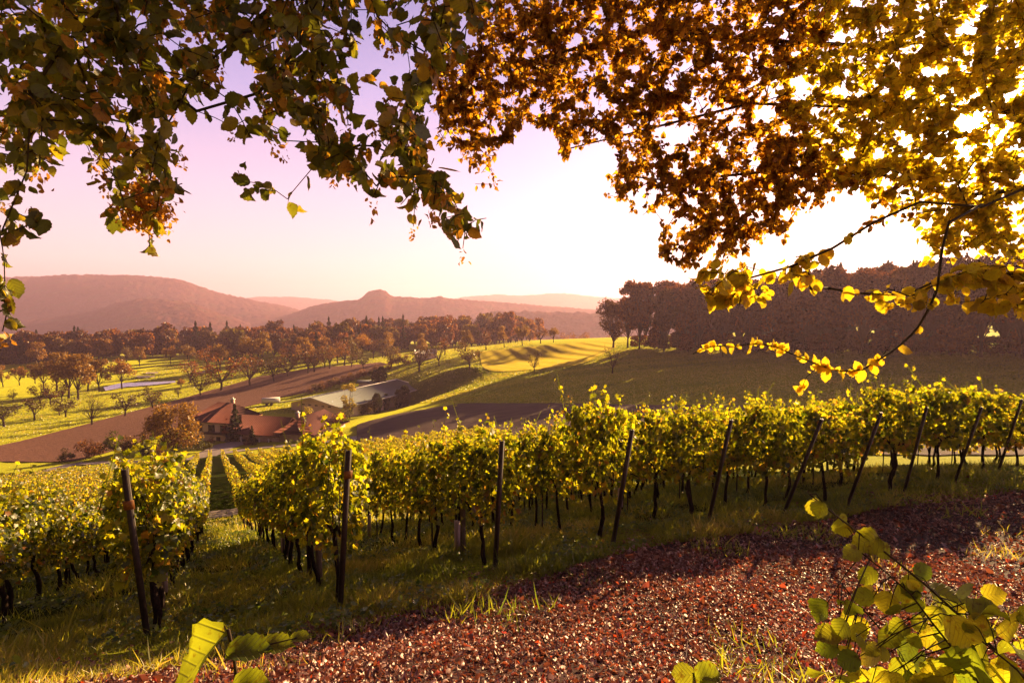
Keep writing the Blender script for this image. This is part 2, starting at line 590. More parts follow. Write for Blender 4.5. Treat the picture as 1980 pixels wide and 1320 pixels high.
# foliage
M['vine'] = leaf_mat('vine_leaf', [(0.0, (0.016, 0.028, 0.003)), (0.6, (0.05, 0.070, 0.006)), (0.88, (0.13, 0.12, 0.010)), (1.0, (0.20, 0.08, 0.02))],
                     [(0.0, (0.07, 0.11, 0.003)), (0.4, (0.36, 0.38, 0.008)), (0.72, (0.95, 0.80, 0.015)), (1.0, (0.75, 0.36, 0.03))], 0.50, 0.03, 0.42)
M['canopy_olive'] = leaf_mat('hornbeam_leaf', [(0.0, (0.055, 0.062, 0.010)), (0.7, (0.11, 0.105, 0.018)), (0.9, (0.16, 0.11, 0.02)), (1.0, (0.24, 0.09, 0.02))],
                             [(0.0, (0.12, 0.14, 0.010)), (0.55, (0.34, 0.32, 0.016)), (0.85, (0.75, 0.50, 0.02)), (1.0, (0.95, 0.42, 0.03))], 0.5, 0.05, veins=True)
M['canopy_rust'] = leaf_mat('rust_leaf', [(0.0, (0.05, 0.020, 0.006)), (0.5, (0.12, 0.045, 0.010)), (1.0, (0.20, 0.085, 0.015))],
                            [(0.0, (0.28, 0.11, 0.005)), (0.5, (0.62, 0.28, 0.010)), (0.8, (0.95, 0.48, 0.02)), (1.0, (1.0, 0.66, 0.03))], 0.62, 0.03, veins=True)
M['canopy_gold'] = leaf_mat('gold_leaf', [(0.0, (0.14, 0.10, 0.010)), (0.5, (0.24, 0.18, 0.014)), (1.0, (0.34, 0.24, 0.02))],
                            [(0.0, (0.50, 0.36, 0.006)), (0.35, (0.75, 0.62, 0.012)), (0.6, (1.0, 0.66, 0.015)), (1.0, (1.0, 0.76, 0.03))], 0.65, 0.03, veins=True)
M['hazel'] = leaf_mat('hazel_leaf', [(0.0, (0.05, 0.08, 0.010)), (0.6, (0.11, 0.14, 0.016)), (1.0, (0.17, 0.16, 0.02))],
                      [(0.0, (0.20, 0.28, 0.01)), (0.6, (0.46, 0.48, 0.015)), (1.0, (0.85, 0.68, 0.02))], 0.55, 0.03, veins=True)
M['grass'] = leaf_mat('grass_blade', [(0.0, (0.04, 0.06, 0.006)), (0.5, (0.13, 0.15, 0.012)), (0.8, (0.26, 0.22, 0.03)), (1.0, (0.42, 0.30, 0.09))],
                      [(0.0, (0.16, 0.24, 0.015)), (0.6, (0.55, 0.52, 0.02)), (1.0, (0.85, 0.60, 0.08))], 0.5, 0.06)
M['weed'] = leaf_mat('weed_leaf', [(0.0, (0.03, 0.06, 0.006)), (1.0, (0.18, 0.22, 0.02))],
                     [(0.0, (0.12, 0.22, 0.012)), (1.0, (0.38, 0.42, 0.02))], 0.45, 0.07)
M['litter'] = leaf_mat('fallen_leaf', [(0.0, (0.05, 0.015, 0.009)), (0.3, (0.18, 0.055, 0.036)), (0.55, (0.31, 0.135, 0.10)), (0.78, (0.62, 0.40, 0.33)), (0.96, (0.60, 0.40, 0.30)), (1.0, (0.60, 0.045, 0.01))],  # pale pink stops paint sunlit highlights into the leaf colour
                       [(0.0, (0.10, 0.02, 0.01)), (0.6, (0.35, 0.10, 0.04)), (1.0, (0.75, 0.10, 0.02))], 0.3, 0.06, 0.45)
M['tree_russet'] = leaf_mat('russet_crown', [(0.0, (0.05, 0.025, 0.012)), (0.6, (0.11, 0.050, 0.018)), (1.0, (0.19, 0.10, 0.025))],
                            [(0.0, (0.12, 0.05, 0.01)), (0.6, (0.30, 0.12, 0.02)), (1.0, (0.55, 0.28, 0.03))], 0.4, 0.03,
                            obj_random=[(0.0, (0.55, 0.45, 0.6)), (0.3, (1.0, 0.7, 0.8)), (0.55, (0.75, 1.1, 0.8)), (0.75, (1.3, 0.85, 0.7)), (0.92, (1.5, 1.2, 0.6)), (1.0, (0.5, 0.7, 0.5))])
M['tree_gold'] = leaf_mat('golden_crown', [(0.0, (0.10, 0.055, 0.014)), (0.6, (0.18, 0.11, 0.02)), (1.0, (0.26, 0.17, 0.03))],
                          [(0.0, (0.25, 0.13, 0.02)), (0.6, (0.50, 0.28, 0.02)), (1.0, (0.75, 0.42, 0.04))], 0.4, 0.03,
                          obj_random=[(0.0, (0.75, 0.7, 0.8)), (0.5, (1.0, 0.9, 0.8)), (1.0, (1.2, 0.95, 0.7))])
M['tree_yellow'] = leaf_mat('yellow_crown', [(0.0, (0.20, 0.15, 0.02)), (1.0, (0.36, 0.28, 0.03))],
                            [(0.0, (0.5, 0.36, 0.02)), (1.0, (0.8, 0.58, 0.04))], 0.4, 0.03)
M['tree_dark'] = leaf_mat('dark_crown', [(0.0, (0.035, 0.028, 0.012)), (1.0, (0.085, 0.06, 0.02))],
                          [(0.0, (0.06, 0.05, 0.01)), (1.0, (0.20, 0.13, 0.02))], 0.35, 0.03,
                          obj_random=[(0.0, (0.7, 0.8, 0.8)), (0.5, (1.2, 0.85, 0.8)), (1.0, (1.2, 1.1, 0.8))])
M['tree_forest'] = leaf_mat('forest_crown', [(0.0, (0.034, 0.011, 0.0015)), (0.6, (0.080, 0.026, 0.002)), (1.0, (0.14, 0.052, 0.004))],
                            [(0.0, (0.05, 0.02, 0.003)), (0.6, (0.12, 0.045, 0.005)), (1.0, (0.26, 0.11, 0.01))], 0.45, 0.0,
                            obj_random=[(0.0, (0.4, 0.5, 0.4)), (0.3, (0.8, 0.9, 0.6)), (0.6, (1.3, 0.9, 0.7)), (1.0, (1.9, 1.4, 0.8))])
M['conifer'] = leaf_mat('conifer_needles', [(0.0, (0.014, 0.022, 0.008)), (1.0, (0.045, 0.055, 0.016))],
                        [(0.0, (0.02, 0.03, 0.005)), (1.0, (0.10, 0.10, 0.02))], 0.25, 0.03)
M['shrub_mix'] = leaf_mat('garden_shrub', [(0.0, (0.05, 0.035, 0.014)), (0.6, (0.12, 0.075, 0.025)), (1.0, (0.20, 0.10, 0.04))],
                          [(0.0, (0.10, 0.07, 0.01)), (1.0, (0.42, 0.24, 0.05))], 0.4, 0.03,
                          obj_random=[(0.0, (0.45, 0.7, 0.4)), (0.3, (0.7, 0.8, 0.5)), (0.6, (1.1, 0.8, 0.7)), (1.0, (1.4, 0.9, 0.8))])
M['pinkleaf'] = leaf_mat('pink_crown', [(0.0, (0.28, 0.07, 0.05)), (1.0, (0.42, 0.14, 0.10))],
                         [(0.0, (0.5, 0.12, 0.06)), (1.0, (0.7, 0.22, 0.12))], 0.4, 0.03)
M['nutlet'] = leaf_mat('seed_bract', [(0.0, (0.12, 0.055, 0.012)), (1.0, (0.26, 0.13, 0.03))],
                       [(0.0, (0.55, 0.22, 0.02)), (1.0, (0.95, 0.45, 0.04))], 0.5, 0.04)

# ------------------------------------------------------------------ terrain
CTRL = []


def cw(x, y, z):
    CTRL.append((x, y, z))


def cp(px, py, D):
    CTRL.append(tuple(at(px, py, D)))


POSTS_PX = [(287, 1246, 6.6, 0), (658, 1172, 7.3, 0), (958, 1098, 8.8, 0), (1185, 1058, 9.8, 0), (1370, 1012, 11.0, 0), (1515, 996, 11.7, 0),
            (1638, 982, 12.3, 0), (1752, 942, 13.4, 0), (1848, 930, 14.1, 0), (1930, 916, 14.9, 0)]
RD = np.array([-0.47, 0.8827])         # direction of the vine rows, downhill
RP = np.array([0.8827, 0.47])          # across the rows
posts = []
for i, (px, py, D, _) in enumerate(POSTS_PX):
    p = at(px, py, D)
    posts.append(p)
    if i % 2 == 0 or i in (1, 9):
        CTRL.append(tuple(p))
    q = p.copy()
    if i in (0, 1, 3, 5, 7, 9):
        for L_ in (10, 20, 30):
            CTRL.append((p[0] + RD[0] * L_, p[1] + RD[1] * L_, p[2] - 0.318 * L_))
# foreground bank and path
cp(990, 1320, 4.35); cp(1500, 1320, 4.5); cp(1980, 1320, 4.85); cp(0, 1320, 4.7); cp(500, 1320, 4.4)
cp(1980, 955, 12.6); cp(1700, 1150, 7.0); cp(1300, 1150, 6.8); cp(1980, 1100, 8.3)
for x in (-6, -2, 2, 6):
    cw(x, 0, -1.7); cw(x, 3, -2.36); cw(x, -6, -1.0)
cw(-14, 0, -2.2); cw(14, 0, -2.2); cw(14, 6, -3.6); cw(-12, 6, -4.2); cw(24, 14, -4.6); cw(40, 10, -4.0)
cw(-40, -40, 6); cw(40, -40, 8); cw(0, -40, 7); cw(-40, 10, -8); cw(80, 20, -5)
# slope on the right below the rows
cw(20, 35, -11.5); cw(40, 45, -12.5); cw(70, 60, -12.5)
# lower vineyard
cp(430, 950, 45); cp(150, 960, 60); cp(430, 905, 80); cp(440, 872, 118); cp(100, 910, 108); cp(620, 853, 122); cp(250, 892, 114); cp(700, 880, 92)
cp(0, 893, 122); cp(0, 862, 142); cp(200, 812, 178); cp(400, 757, 236)
cp(430, 850, 135); cp(600, 838, 142); cp(658, 806, 170); cp(806, 780, 194); cp(540, 800, 165)
cp(640, 712, 262); cp(740, 700, 275)
cp(100, 760, 232); cp(270, 745, 252); cp(300, 715, 300); cp(100, 700, 345); cp(500, 700, 310); cp(420, 690, 380); cp(700, 690, 310)
cp(880, 727, 205); cp(800, 745, 205); cp(850, 765, 178); cp(700, 820, 130); cp(1000, 700, 232); cp(930, 681, 250); cp(1180, 661, 245); cp(1060, 668, 250)
cp(1100, 760, 132); cp(1300, 760, 118); cp(1600, 740, 112); cp(1950, 752, 96); cp(1000, 800, 115); cp(850, 820, 118); cp(1400, 800, 90); cp(1800, 800, 75)
cp(1195, 673, 220); cp(1350, 685, 190); cp(1600, 688, 155); cp(1980, 690, 130); cp(1500, 660, 210); cp(1900, 650, 190); cp(1700, 630, 300); cp(1300, 655, 280)
cp(940, 668, 360); cp(1080, 655, 450); cp(600, 672, 420); cp(200, 690, 370); cp(50, 685, 440); cp(800, 660, 480); cp(-300, 760, 260); cp(-300, 900, 110); cp(-400, 700, 400)
cw(250, 100, -8); cw(300, 250, -5); cw(-300, 60, -33)
for a in range(-60, 61, 20):
    cw(700 * math.sin(math.radians(a)), 700 * math.cos(math.radians(a)), -45)
CP_ = np.array(CTRL)


def _phi(r2):
    return 0.5 * r2 * np.log(r2 + 1e-9)


def fit_tps(C, lam=2.0):
    n = len(C)
    S = 100.0
    X = C[:, :2] / S
    r2 = ((X[:, None] - X[None]) ** 2).sum(-1)
    K = _phi(r2) + np.eye(n) * lam * 1e-4
    P = np.c_[np.ones(n), X]
    A = np.zeros((n + 3, n + 3))
    A[:n, :n] = K; A[:n, n:] = P; A[n:, :n] = P.T
    w = np.linalg.solve(A, np.r_[C[:, 2], 0, 0, 0])
    return X, w, S


TX, TW, TS = fit_tps(CP_)
MOUND = [at(905, 716, 205), at(840, 724, 203)]


def terrain(x, y, bumps=True):
    x = np.asarray(x, float); y = np.asarray(y, float)
    shp = x.shape
    xf, yf = x.ravel(), y.ravel()
    z = np.empty(len(xf))
    n = len(TX)
    for s0 in range(0, len(xf), 20000):
        q = np.c_[xf[s0:s0 + 20000], yf[s0:s0 + 20000]] / TS
        r2 = ((q[:, None] - TX[None]) ** 2).sum(-1)
        z[s0:s0 + 20000] = _phi(r2) @ TW[:n] + TW[n] + q @ TW[n + 1:]
    r = np.hypot(xf, yf)
    t = np.clip((r - 430) / 500, 0, 1)
    t = t * t * (3 - 2 * t)
    z = z * (1 - t) - 92 * t
    t2 = np.clip((-yf - 20) / 60, 0, 1)
    z = z * (1 - t2) + 2 * t2
    # low grassy mound in the meadow
    a, b = MOUND
    ux, uy = a[0] - b[0], a[1] - b[1]
    L = math.hypot(ux, uy)
    cx, cy = (a[0] + b[0]) / 2, (a[1] + b[1]) / 2
    s_ = ((xf - cx) * ux + (yf - cy) * uy) / L
    d_ = (-(xf - cx) * uy + (yf - cy) * ux) / L
    z += 3.0 * np.exp(-(np.abs(s_) / 13.0) ** 4) * np.exp(-(np.abs(d_) / 4.6) ** 2.4)
    if bumps:
        k = np.clip(r / 60, 0.0, 1)
        z += 0.05 * (np.sin(xf * 1.3 + 2 * np.sin(yf * 0.7)) * np.sin(yf * 1.1 + xf * 0.3)) * (0.4 + k)
    return z.reshape(shp)


def tz(x, y):
    return float(terrain(np.array([x]), np.array([y]))[0])


def hit(px, py, dmin=3.0, dmax=2500.0):
    d = ray(px, py)
    D = np.geomspace(dmin, dmax, 500)
    X = d[0] / d[1] * D
    Z = d[2] / d[1] * D
    g = Z - terrain(X, D)
    idx = np.where((g[:-1] > 0) & (g[1:] <= 0))[0]
    if not len(idx):
        return None
    i = idx[0]
    f = g[i] / (g[i] - g[i + 1])
    Di = D[i] * (1 - f) + D[i + 1] * f
    return np.array([d[0] / d[1] * Di, Di, tz(d[0] / d[1] * Di, Di)])


def ground_at_depth(px, D):
    X = (px - 990) / FPX * D * math.cos(PITCH)
    return np.array([X, D, tz(X, D)])


def sinh_axis(lo, hi, a, n):
    u = np.linspace(math.asinh(lo / a), math.asinh(hi / a), n)
    return a * np.sinh(u)


gx = sinh_axis(-6400, 6400, 8.0, 560)
gy = np.concatenate([np.linspace(-90, -4, 12), 2 + sinh_axis(-5, 6400, 9.0, 560)])
GX, GY = np.meshgrid(gx, gy)
GZ = terrain(GX, GY)
nx_, ny_ = len(gx), len(gy)
I = np.arange(nx_ * ny_).reshape(ny_, nx_)
quads = np.stack([I[:-1, :-1], I[:-1, 1:], I[1:, 1:], I[1:, :-1]], -1).reshape(-1, 4)
tag(mobj('ground', np_mesh('ground', np.c_[GX.ravel(), GY.ravel(), GZ.ravel()], quads, M['ground'], smooth=True)), kind='structure')


def resample(poly, n):
    poly = np.asarray(poly, float)
    s_ = np.r_[0, np.cumsum(np.linalg.norm(np.diff(poly, axis=0), axis=1))]
    t = np.linspace(0, s_[-1], n)
    return np.c_[tuple(np.interp(t, s_, poly[:, k]) for k in range(poly.shape[1]))]


def sheet(name, A, B, mat, n=80, m=14, lift=0.03, rough_edge=0.0, kind='structure'):
    """ground sheet between two world polylines A and B (x,y)"""
    A = resample(A, n); B = resample(B, n)
    t = np.linspace(0, 1, m)[None, :, None]
    P = A[:, None, :] * (1 - t) + B[:, None, :] * t
    if rough_edge:
        jit = rough_edge * np.cumsum(RNG.normal(size=(n, 1)), axis=0)
        jit -= np.linspace(jit[0, 0], jit[-1, 0], n)[:, None]
        P[:, 0, 1] += jit[:, 0]
    r_ = np.hypot(P[..., 0], P[..., 1])
    Z = terrain(P[..., 0], P[..., 1]) + lift + 0.0006 * r_
    I_ = np.arange(n * m).reshape(n, m)
    q = np.stack([I_[:-1, :-1], I_[:-1, 1:], I_[1:, 1:], I_[1:, :-1]], -1).reshape(-1, 4)
    o = mobj(name, np_mesh(name, np.c_[P[..., 0].ravel(), P[..., 1].ravel(), Z.ravel()], q, mat, smooth=True))
    return tag(o, kind=kind)


def hits(pts, dmin=30):
    out = []
    for (px, py) in pts:
        h = hit(px, py, dmin)
        if h is not None:
            out.append(h[:2])
    return out


sheet('ploughed_field', hits([(-60, 880), (0, 862), (100, 838), (200, 812), (300, 784), (400, 757), (500, 729), (600, 713), (660, 708), (735, 701)]),
      hits([(-60, 905), (0, 893), (140, 893), (290, 850), (420, 800), (540, 770), (620, 752), (700, 728), (750, 705)]), M['soil'], 120, 40, lift=0.10)
sheet('harrowed_field', hits([(690, 822), (760, 803), (890, 781), (1150, 782), (1400, 785), (1700, 786), (2050, 788)]),
      hits([(690, 852), (800, 856), (900, 860), (1150, 880), (1400, 880), (1700, 880), (2050, 880)]), M['soil_dim'], 120, 40, lift=0.08)
sheet('crop_field', hits([(927, 681), (1000, 673), (1100, 665), (1183, 658)]), hits([(935, 712), (1050, 714), (1115, 707), (1192, 672)]), M['crop'], 60, 30, lift=0.08)


def ribbon(name, px_pts, width, mat, lift=0.05, dmin=30, n=70):
    c = resample(hits(px_pts, dmin), n)
    t = norm(np.gradient(c, axis=0))
    nn = np.c_[-t[:, 1], t[:, 0]]
    w = np.interp(np.linspace(0, 1, n), np.linspace(0, 1, len(width)), width)[:, None] / 2
    return sheet(name, c - nn * w, c + nn * w, mat, n, 5, lift)


ribbon('road', [(-40, 942), (40, 921), (138, 898), (230, 893), (327, 894), (385, 885), (450, 873), (527, 864), (640, 852), (720, 846)], [3.2] * 2, M['road'], lift=0.06)
ribbon('driveway', [(392, 885), (415, 873), (440, 862), (470, 855)], [5, 6, 7], M['road'], lift=0.10)
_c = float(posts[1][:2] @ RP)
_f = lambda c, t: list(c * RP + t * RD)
sheet('vineyard_floor_with_shade', [_f(_c - 22, 9), _f(_c + 40, 9)], [_f(_c - 22, 40.6), _f(_c + 40, 40.6)], M['floor'], 110, 40, lift=0.01)  # dark ground sheets under both vine blocks, row shade included in their colour
sheet('vineyard_floor_with_shade', [_f(_c - 75, 41), _f(_c + 62, 41)], [_f(_c - 75, 127), _f(_c, 127), _f(_c + 22, 108), _f(_c + 62, 77)], M['floor'], 110, 70, lift=0.02)
p0 = posts[0][:2] + RD * 33.5
sheet('track', [p0 - RP * 40, p0 + RP * 60], [p0 - RP * 40 + RD * 2.4, p0 + RP * 60 + RD * 2.4], M['road'], 100, 5, lift=0.03)
# pond and sandy bunkers on the golf course
pc = hits([(205, 750), (240, 742), (330, 740)])
sheet('pond', hits([(200, 750), (235, 742), (290, 740), (338, 738)]), hits([(204, 757), (240, 750), (290, 746), (340, 741)]), M['water'], 40, 8, lift=0.25)
for a, b in (([(262, 728), (298, 727)], [(268, 732), (300, 730)]), ([(282, 721), (306, 720)], [(282, 724), (306, 723)]), ([(384, 720), (396, 718)], [(384, 723), (396, 722)])):
    sheet('bunker', hits(a), hits(b), M['sand'], 14, 6, lift=0.2)

# foreground leaf-covered path
PATH_EDGE_PX = [(180, 1330), (420, 1275), (620, 1230), (760, 1195), (900, 1165), (1080, 1112), (1200, 1070), (1400, 1040), (1560, 1012), (1700, 985), (1980, 950), (2300, 912)]
edge_xy = np.array(hits(PATH_EDGE_PX, 2.0))
edge_s = edge_xy[np.argsort(edge_xy[:, 0])]
edge_s = np.vstack([[-12, 1.5], edge_s, [40, edge_s[-1, 1] + 9]])


def path_side(x, y):
    """>0 on the leaf-covered path (camera side of the edge), metres"""
    return np.interp(x, edge_s[:, 0], edge_s[:, 1]) - y


ex = np.linspace(-8, 26, 90)
ey = np.interp(ex, edge_s[:, 0], edge_s[:, 1])
sheet('path', np.c_[ex, np.full(90, -3.0)], np.c_[ex, ey], M['litterbase'], 120, 60, lift=0.006)


# ------------------------------------------------------------------ far hills
def vnoise(x, y, seed=0):
    xi = np.floor(x).astype(int); yi = np.floor(y).astype(int)
    fx = x - xi; fy = y - yi
    fx = fx * fx * (3 - 2 * fx); fy = fy * fy * (3 - 2 * fy)

    def h(a, b):
        v = np.sin(a * 127.1 + b * 311.7 + seed * 74.7) * 43758.5453
        return v - np.floor(v)
    return (h(xi, yi) * (1 - fx) + h(xi + 1, yi) * fx) * (1 - fy) + (h(xi, yi + 1) * (1 - fx) + h(xi + 1, yi + 1) * fx) * fy


def hill(name, prof, D, width, tree=6.0, seed=1, skew=0.0, n=420, m=60, base=-94, mat=None):
    """ridge whose crest is seen along the profile (photo pixels) at forward distance D; width = half depth"""
    prof = np.array(prof, float)
    px = np.linspace(prof[0, 0], prof[-1, 0], n)
    py = np.interp(px, prof[:, 0], prof[:, 1])
    k = np.ones(5) / 5
    py[2:-2] = np.convolve(py, k, 'valid')
    X = (px - 990) / FPX * D
    Zc = (580 - py) / FPX * D
    v = np.linspace(-1, 1, m)
    s_ = (1 - np.abs(v) ** 1.5)
    Yp = D + width * v[None, :] + skew * (px[:, None] - 990) / 1000 * D
    Xp = X[:, None] * (Yp / D)
    Zp = base + (Zc - base)[:, None] * s_[None, :]
    amp = (Zc - base)[:, None] * 0.16 * s_[None, :] * (1 - s_[None, :]) * 4
    Zp = Zp + amp * (vnoise(Xp / (width * 0.5), Yp / (width * 0.5), seed) - 0.5) * 2
    Zp = Zp + tree * (vnoise(Xp / (tree * 1.6), Yp / (tree * 1.6), seed + 3) - 0.5) * np.clip(s_[None, :] * 3, 0, 1)
    I_ = np.arange(n * m).reshape(n, m)
    q = np.stack([I_[:-1, :-1], I_[1:, :-1], I_[1:, 1:], I_[:-1, 1:]], -1).reshape(-1, 4)
    o = mobj(name, np_mesh(name, np.c_[Xp.ravel(), Yp.ravel(), Zp.ravel()], q, mat or M['farhill'], smooth=True))
    return tag(o, kind='structure')


hill('hill', [(-700, 600), (-300, 560), (-100, 542), (0, 537), (60, 536), (130, 532), (250, 532), (310, 536), (345, 540), (380, 551), (430, 567), (480, 578), (560, 594), (620, 612), (700, 632)], 2700, 800, 10, 1)
hill('hill', [(-120, 640), (40, 622), (120, 612), (180, 603), (225, 586), (270, 578), (320, 578), (380, 588), (420, 604), (470, 622), (520, 640)], 1900, 420, 9, 2)
hill('hill', [(430, 645), (500, 628), (560, 608), (600, 594), (640, 585), (694, 580), (702, 575), (708, 567), (720, 562), (733, 560), (746, 562), (753, 568), (758, 573), (800, 575), (830, 577), (850, 573), (870, 577), (960, 584), (1060, 592), (1180, 602), (1400, 612)], 2000, 420, 7, 3)
hill('hill', [(440, 580), (500, 574), (560, 574), (640, 580), (700, 590), (850, 590)], 5200, 900, 14, 4)
hill('hill', [(820, 590), (900, 574), (960, 570), (1010, 572), (1060, 568), (1100, 568), (1150, 574), (1250, 582), (1500, 584), (2100, 584)], 4600, 900, 14, 5)
hill('hill', [(900, 625), (935, 607), (980, 602), (1060, 602), (1150, 604), (1300, 606), (1500, 616)], 1250, 130, 9, 6, n=500)


# ------------------------------------------------------------------ tree makers (each returns trunk mesh, crown mesh)
def blob_crown(R, H0, H1, nblob, nleaf, ls, mat, seed, shell=0.55, name='crown', flat=1.0, top=0.8, fill=1.0):
    """crown of overlapping uneven clumps between heights H0 and H1"""
    rs = np.random.default_rng(seed)
    B, tips = [], []
    Hc, Hh = (H0 + H1) / 2, (H1 - H0) / 2
    for i in range(nblob):
        a = rs.uniform(0, 2 * math.pi)
        u = rs.uniform(-0.85, 1)
        rr = math.sqrt(max(0.05, 1 - (u * top) ** 2)) * R * rs.uniform(0.35, 0.78)
        c = np.array([math.cos(a) * rr, math.sin(a) * rr, Hc + u * Hh * 0.72])
        br = R * rs.uniform(0.28, 0.46)
        B.append((c, br))
        tips.append(c)
    per = max(4, nleaf // nblob)
    P, N = [], []
    for c, br in B:
        d = norm(rs.normal(size=(per, 3)))
        rad = br * (shell + (1 - shell) * rs.random(per) ** 0.6)
        rad *= 1 + 0.25 * np.sin(d[:, 0] * 5 + seed) * np.sin(d[:, 1] * 6 + 1.3 * seed)
        P.append(c + d * rad[:, None] * np.array([1, 1, 0.8 * flat]))
        N.append(d)
    P = np.concatenate(P); N = np.concatenate(N)
    keep = rs.random(len(P)) < fill
    P, N = P[keep], N[keep]
    n = len(P)
    tip = norm(rs.normal(size=(n, 3)))
    nr = norm(N + 0.9 * rs.normal(size=(n, 3)))
    V, F, r_ = leaves(P, tip, nr, ls * rs.uniform(0.6, 1.3, n), T_QUAD, curl=rs.uniform(-2, 2, n), rnd=rs.random(n))
    return np_mesh(name, V, F, mat, r_), tips


def trunk_mesh(H0, tips, r0, mat, seed, lean=0.0, split=None, name='trunk', twigs=0, sub=3):
    rs = np.random.default_rng(seed + 100)
    mb = MB()
    top = max(t[2] for t in tips)
    sp = split if split else H0
    base = [(0, 0, -0.6), (0.02, 0, 0.1), (lean * 0.5, 0.05, sp * 0.5), (lean, 0.0, sp)]
    mb.tube(base, [r0 * 1.5, r0 * 1.15, r0, r0 * 0.85], 7)
    for t in tips:
        s_ = np.array([lean, 0, sp * rs.uniform(0.8, 1.0)])
        t = np.asarray(t)
        mid = s_ * 0.5 + t * 0.5 + np.array([0, 0, (t[2] - s_[2]) * rs.uniform(-0.15, 0.2)]) + rs.normal(size=3) * 0.05 * np.linalg.norm(t - s_)
        rr = r0 * rs.uniform(0.35, 0.55)
        mb.tube([s_, mid, t], [rr, rr * 0.6, rr * 0.2], 5)
        for k in range(sub):
            a = mid * (1 - k / sub) + t * (k / sub)
            b = a + norm(rs.normal(size=3) + np.array([t[0], t[1], 0]) * 0.15 + np.array([0, 0, 0.5])) * np.linalg.norm(t - s_) * rs.uniform(0.25, 0.5)
            mb.tube([a, (a + b) / 2 + rs.normal(size=3) * 0.1, b], [rr * 0.4, rr * 0.25, rr * 0.08], 4)
            for q in range(twigs):
                f = rs.random()
                c = a * (1 - f) + b * f
                e = c + norm(rs.normal(size=3) + np.array([0, 0, 0.3])) * np.linalg.norm(b - a) * rs.uniform(0.3, 0.6)
                mb.tube([c, e], [rr * 0.14, rr * 0.04], 3)
    return mb.mesh(name, mat)


def conifer_meshes(H, R, nleaf, ls, seed, columnar=False):
    rs = np.random.default_rng(seed)
    h = rs.random(nleaf)
    h = 0.04 + 0.96 * h
    if columnar:
        prof = np.sin(np.clip(h, 0, 1) * math.pi * 0.92 + 0.15) ** 0.6
    else:
        prof = (1 - h) ** 0.85 * (0.72 + 0.28 * np.sign(np.sin(h * 42)))
    a = rs.uniform(0, 2 * math.pi, nleaf)
    rad = R * prof * (0.55 + 0.5 * rs.random(nleaf) ** 0.5) * (1 + 0.18 * np.sin(a * 5 + h * 20))
    P = np.c_[np.cos(a) * rad, np.sin(a) * rad, H * h]
    out = np.c_[np.cos(a), np.sin(a), np.full(nleaf, 0.9 if columnar else -0.35)]
    V, F, r_ = leaves(P, norm(out + 0.5 * rs.normal(size=(nleaf, 3))), norm(rs.normal(size=(nleaf, 3)) + [0, 0, 1.0]), ls * rs.uniform(0.6, 1.4, nleaf) * (1.25 if columnar else 1.45 - 1.1 * h), T_QUAD, rnd=rs.random(nleaf))
    cm = np_mesh('crown', V, F, M['conifer'], r_)
    mb = MB()
    mb.tube([(0, 0, -0.5), (0, 0, H * 0.5), (0, 0, H * 0.97)], [H * 0.018, H * 0.011, 0.02], 6)
    return mb.mesh('trunk', M['bark']), cm


def plant_tree(name, meshes, loc, rz, s, label, cat='tree', group=None, sz=None, names=('trunk', 'crown')):
    o = empty(name, loc, rz)
    o.scale = (s, s, sz or s)
    tag(o, label, cat, group)
    for nm, me in zip(names, meshes):
        if me is not None:
            mobj(nm, me, o)
    return o


def broadleaf(seed, H, R, clear, nblob, nleaf, ls, mat, r0, **kw):
    sub = kw.pop('sub', 2)
    tw = kw.pop('twigs', 0)
    cm, tips = blob_crown(R, clear, H, nblob, nleaf, ls, mat, seed, **kw)
    return trunk_mesh(clear, tips, r0, M['bark'], seed, lean=random.uniform(-.3, .3), twigs=tw, sub=sub), cm


# prototypes
P_wood = [broadleaf(s, 18, 6.2, 0.5, 16, 1900, 1.0, M['tree_russet'], 0.35, sub=0) for s in (1, 2, 3, 4)]
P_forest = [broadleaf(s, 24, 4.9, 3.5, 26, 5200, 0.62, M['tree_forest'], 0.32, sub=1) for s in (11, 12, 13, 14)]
P_spruce = [conifer_meshes(25, 4.4, 5200, 0.75, s) for s in (21, 22)]
P_orch = [broadleaf(s, 7.0, 3.9, 1.7, 11, 900, 0.30, M['tree_dark'], 0.24, sub=3, twigs=2, fill=0.8, flat=0.7) for s in (31, 32, 33)]
P_orchr = [broadleaf(s, 9.5, 4.4, 2.2, 14, 1000, 0.34, M['tree_russet'], 0.28, sub=3, twigs=3, fill=0.75) for s in (41, 42, 43)]
P_gold = [broadleaf(s, 12, 4.4, 2.6, 14, 1800, 0.42, M['tree_gold'], 0.25, sub=2, twigs=1) for s in (51, 52)]

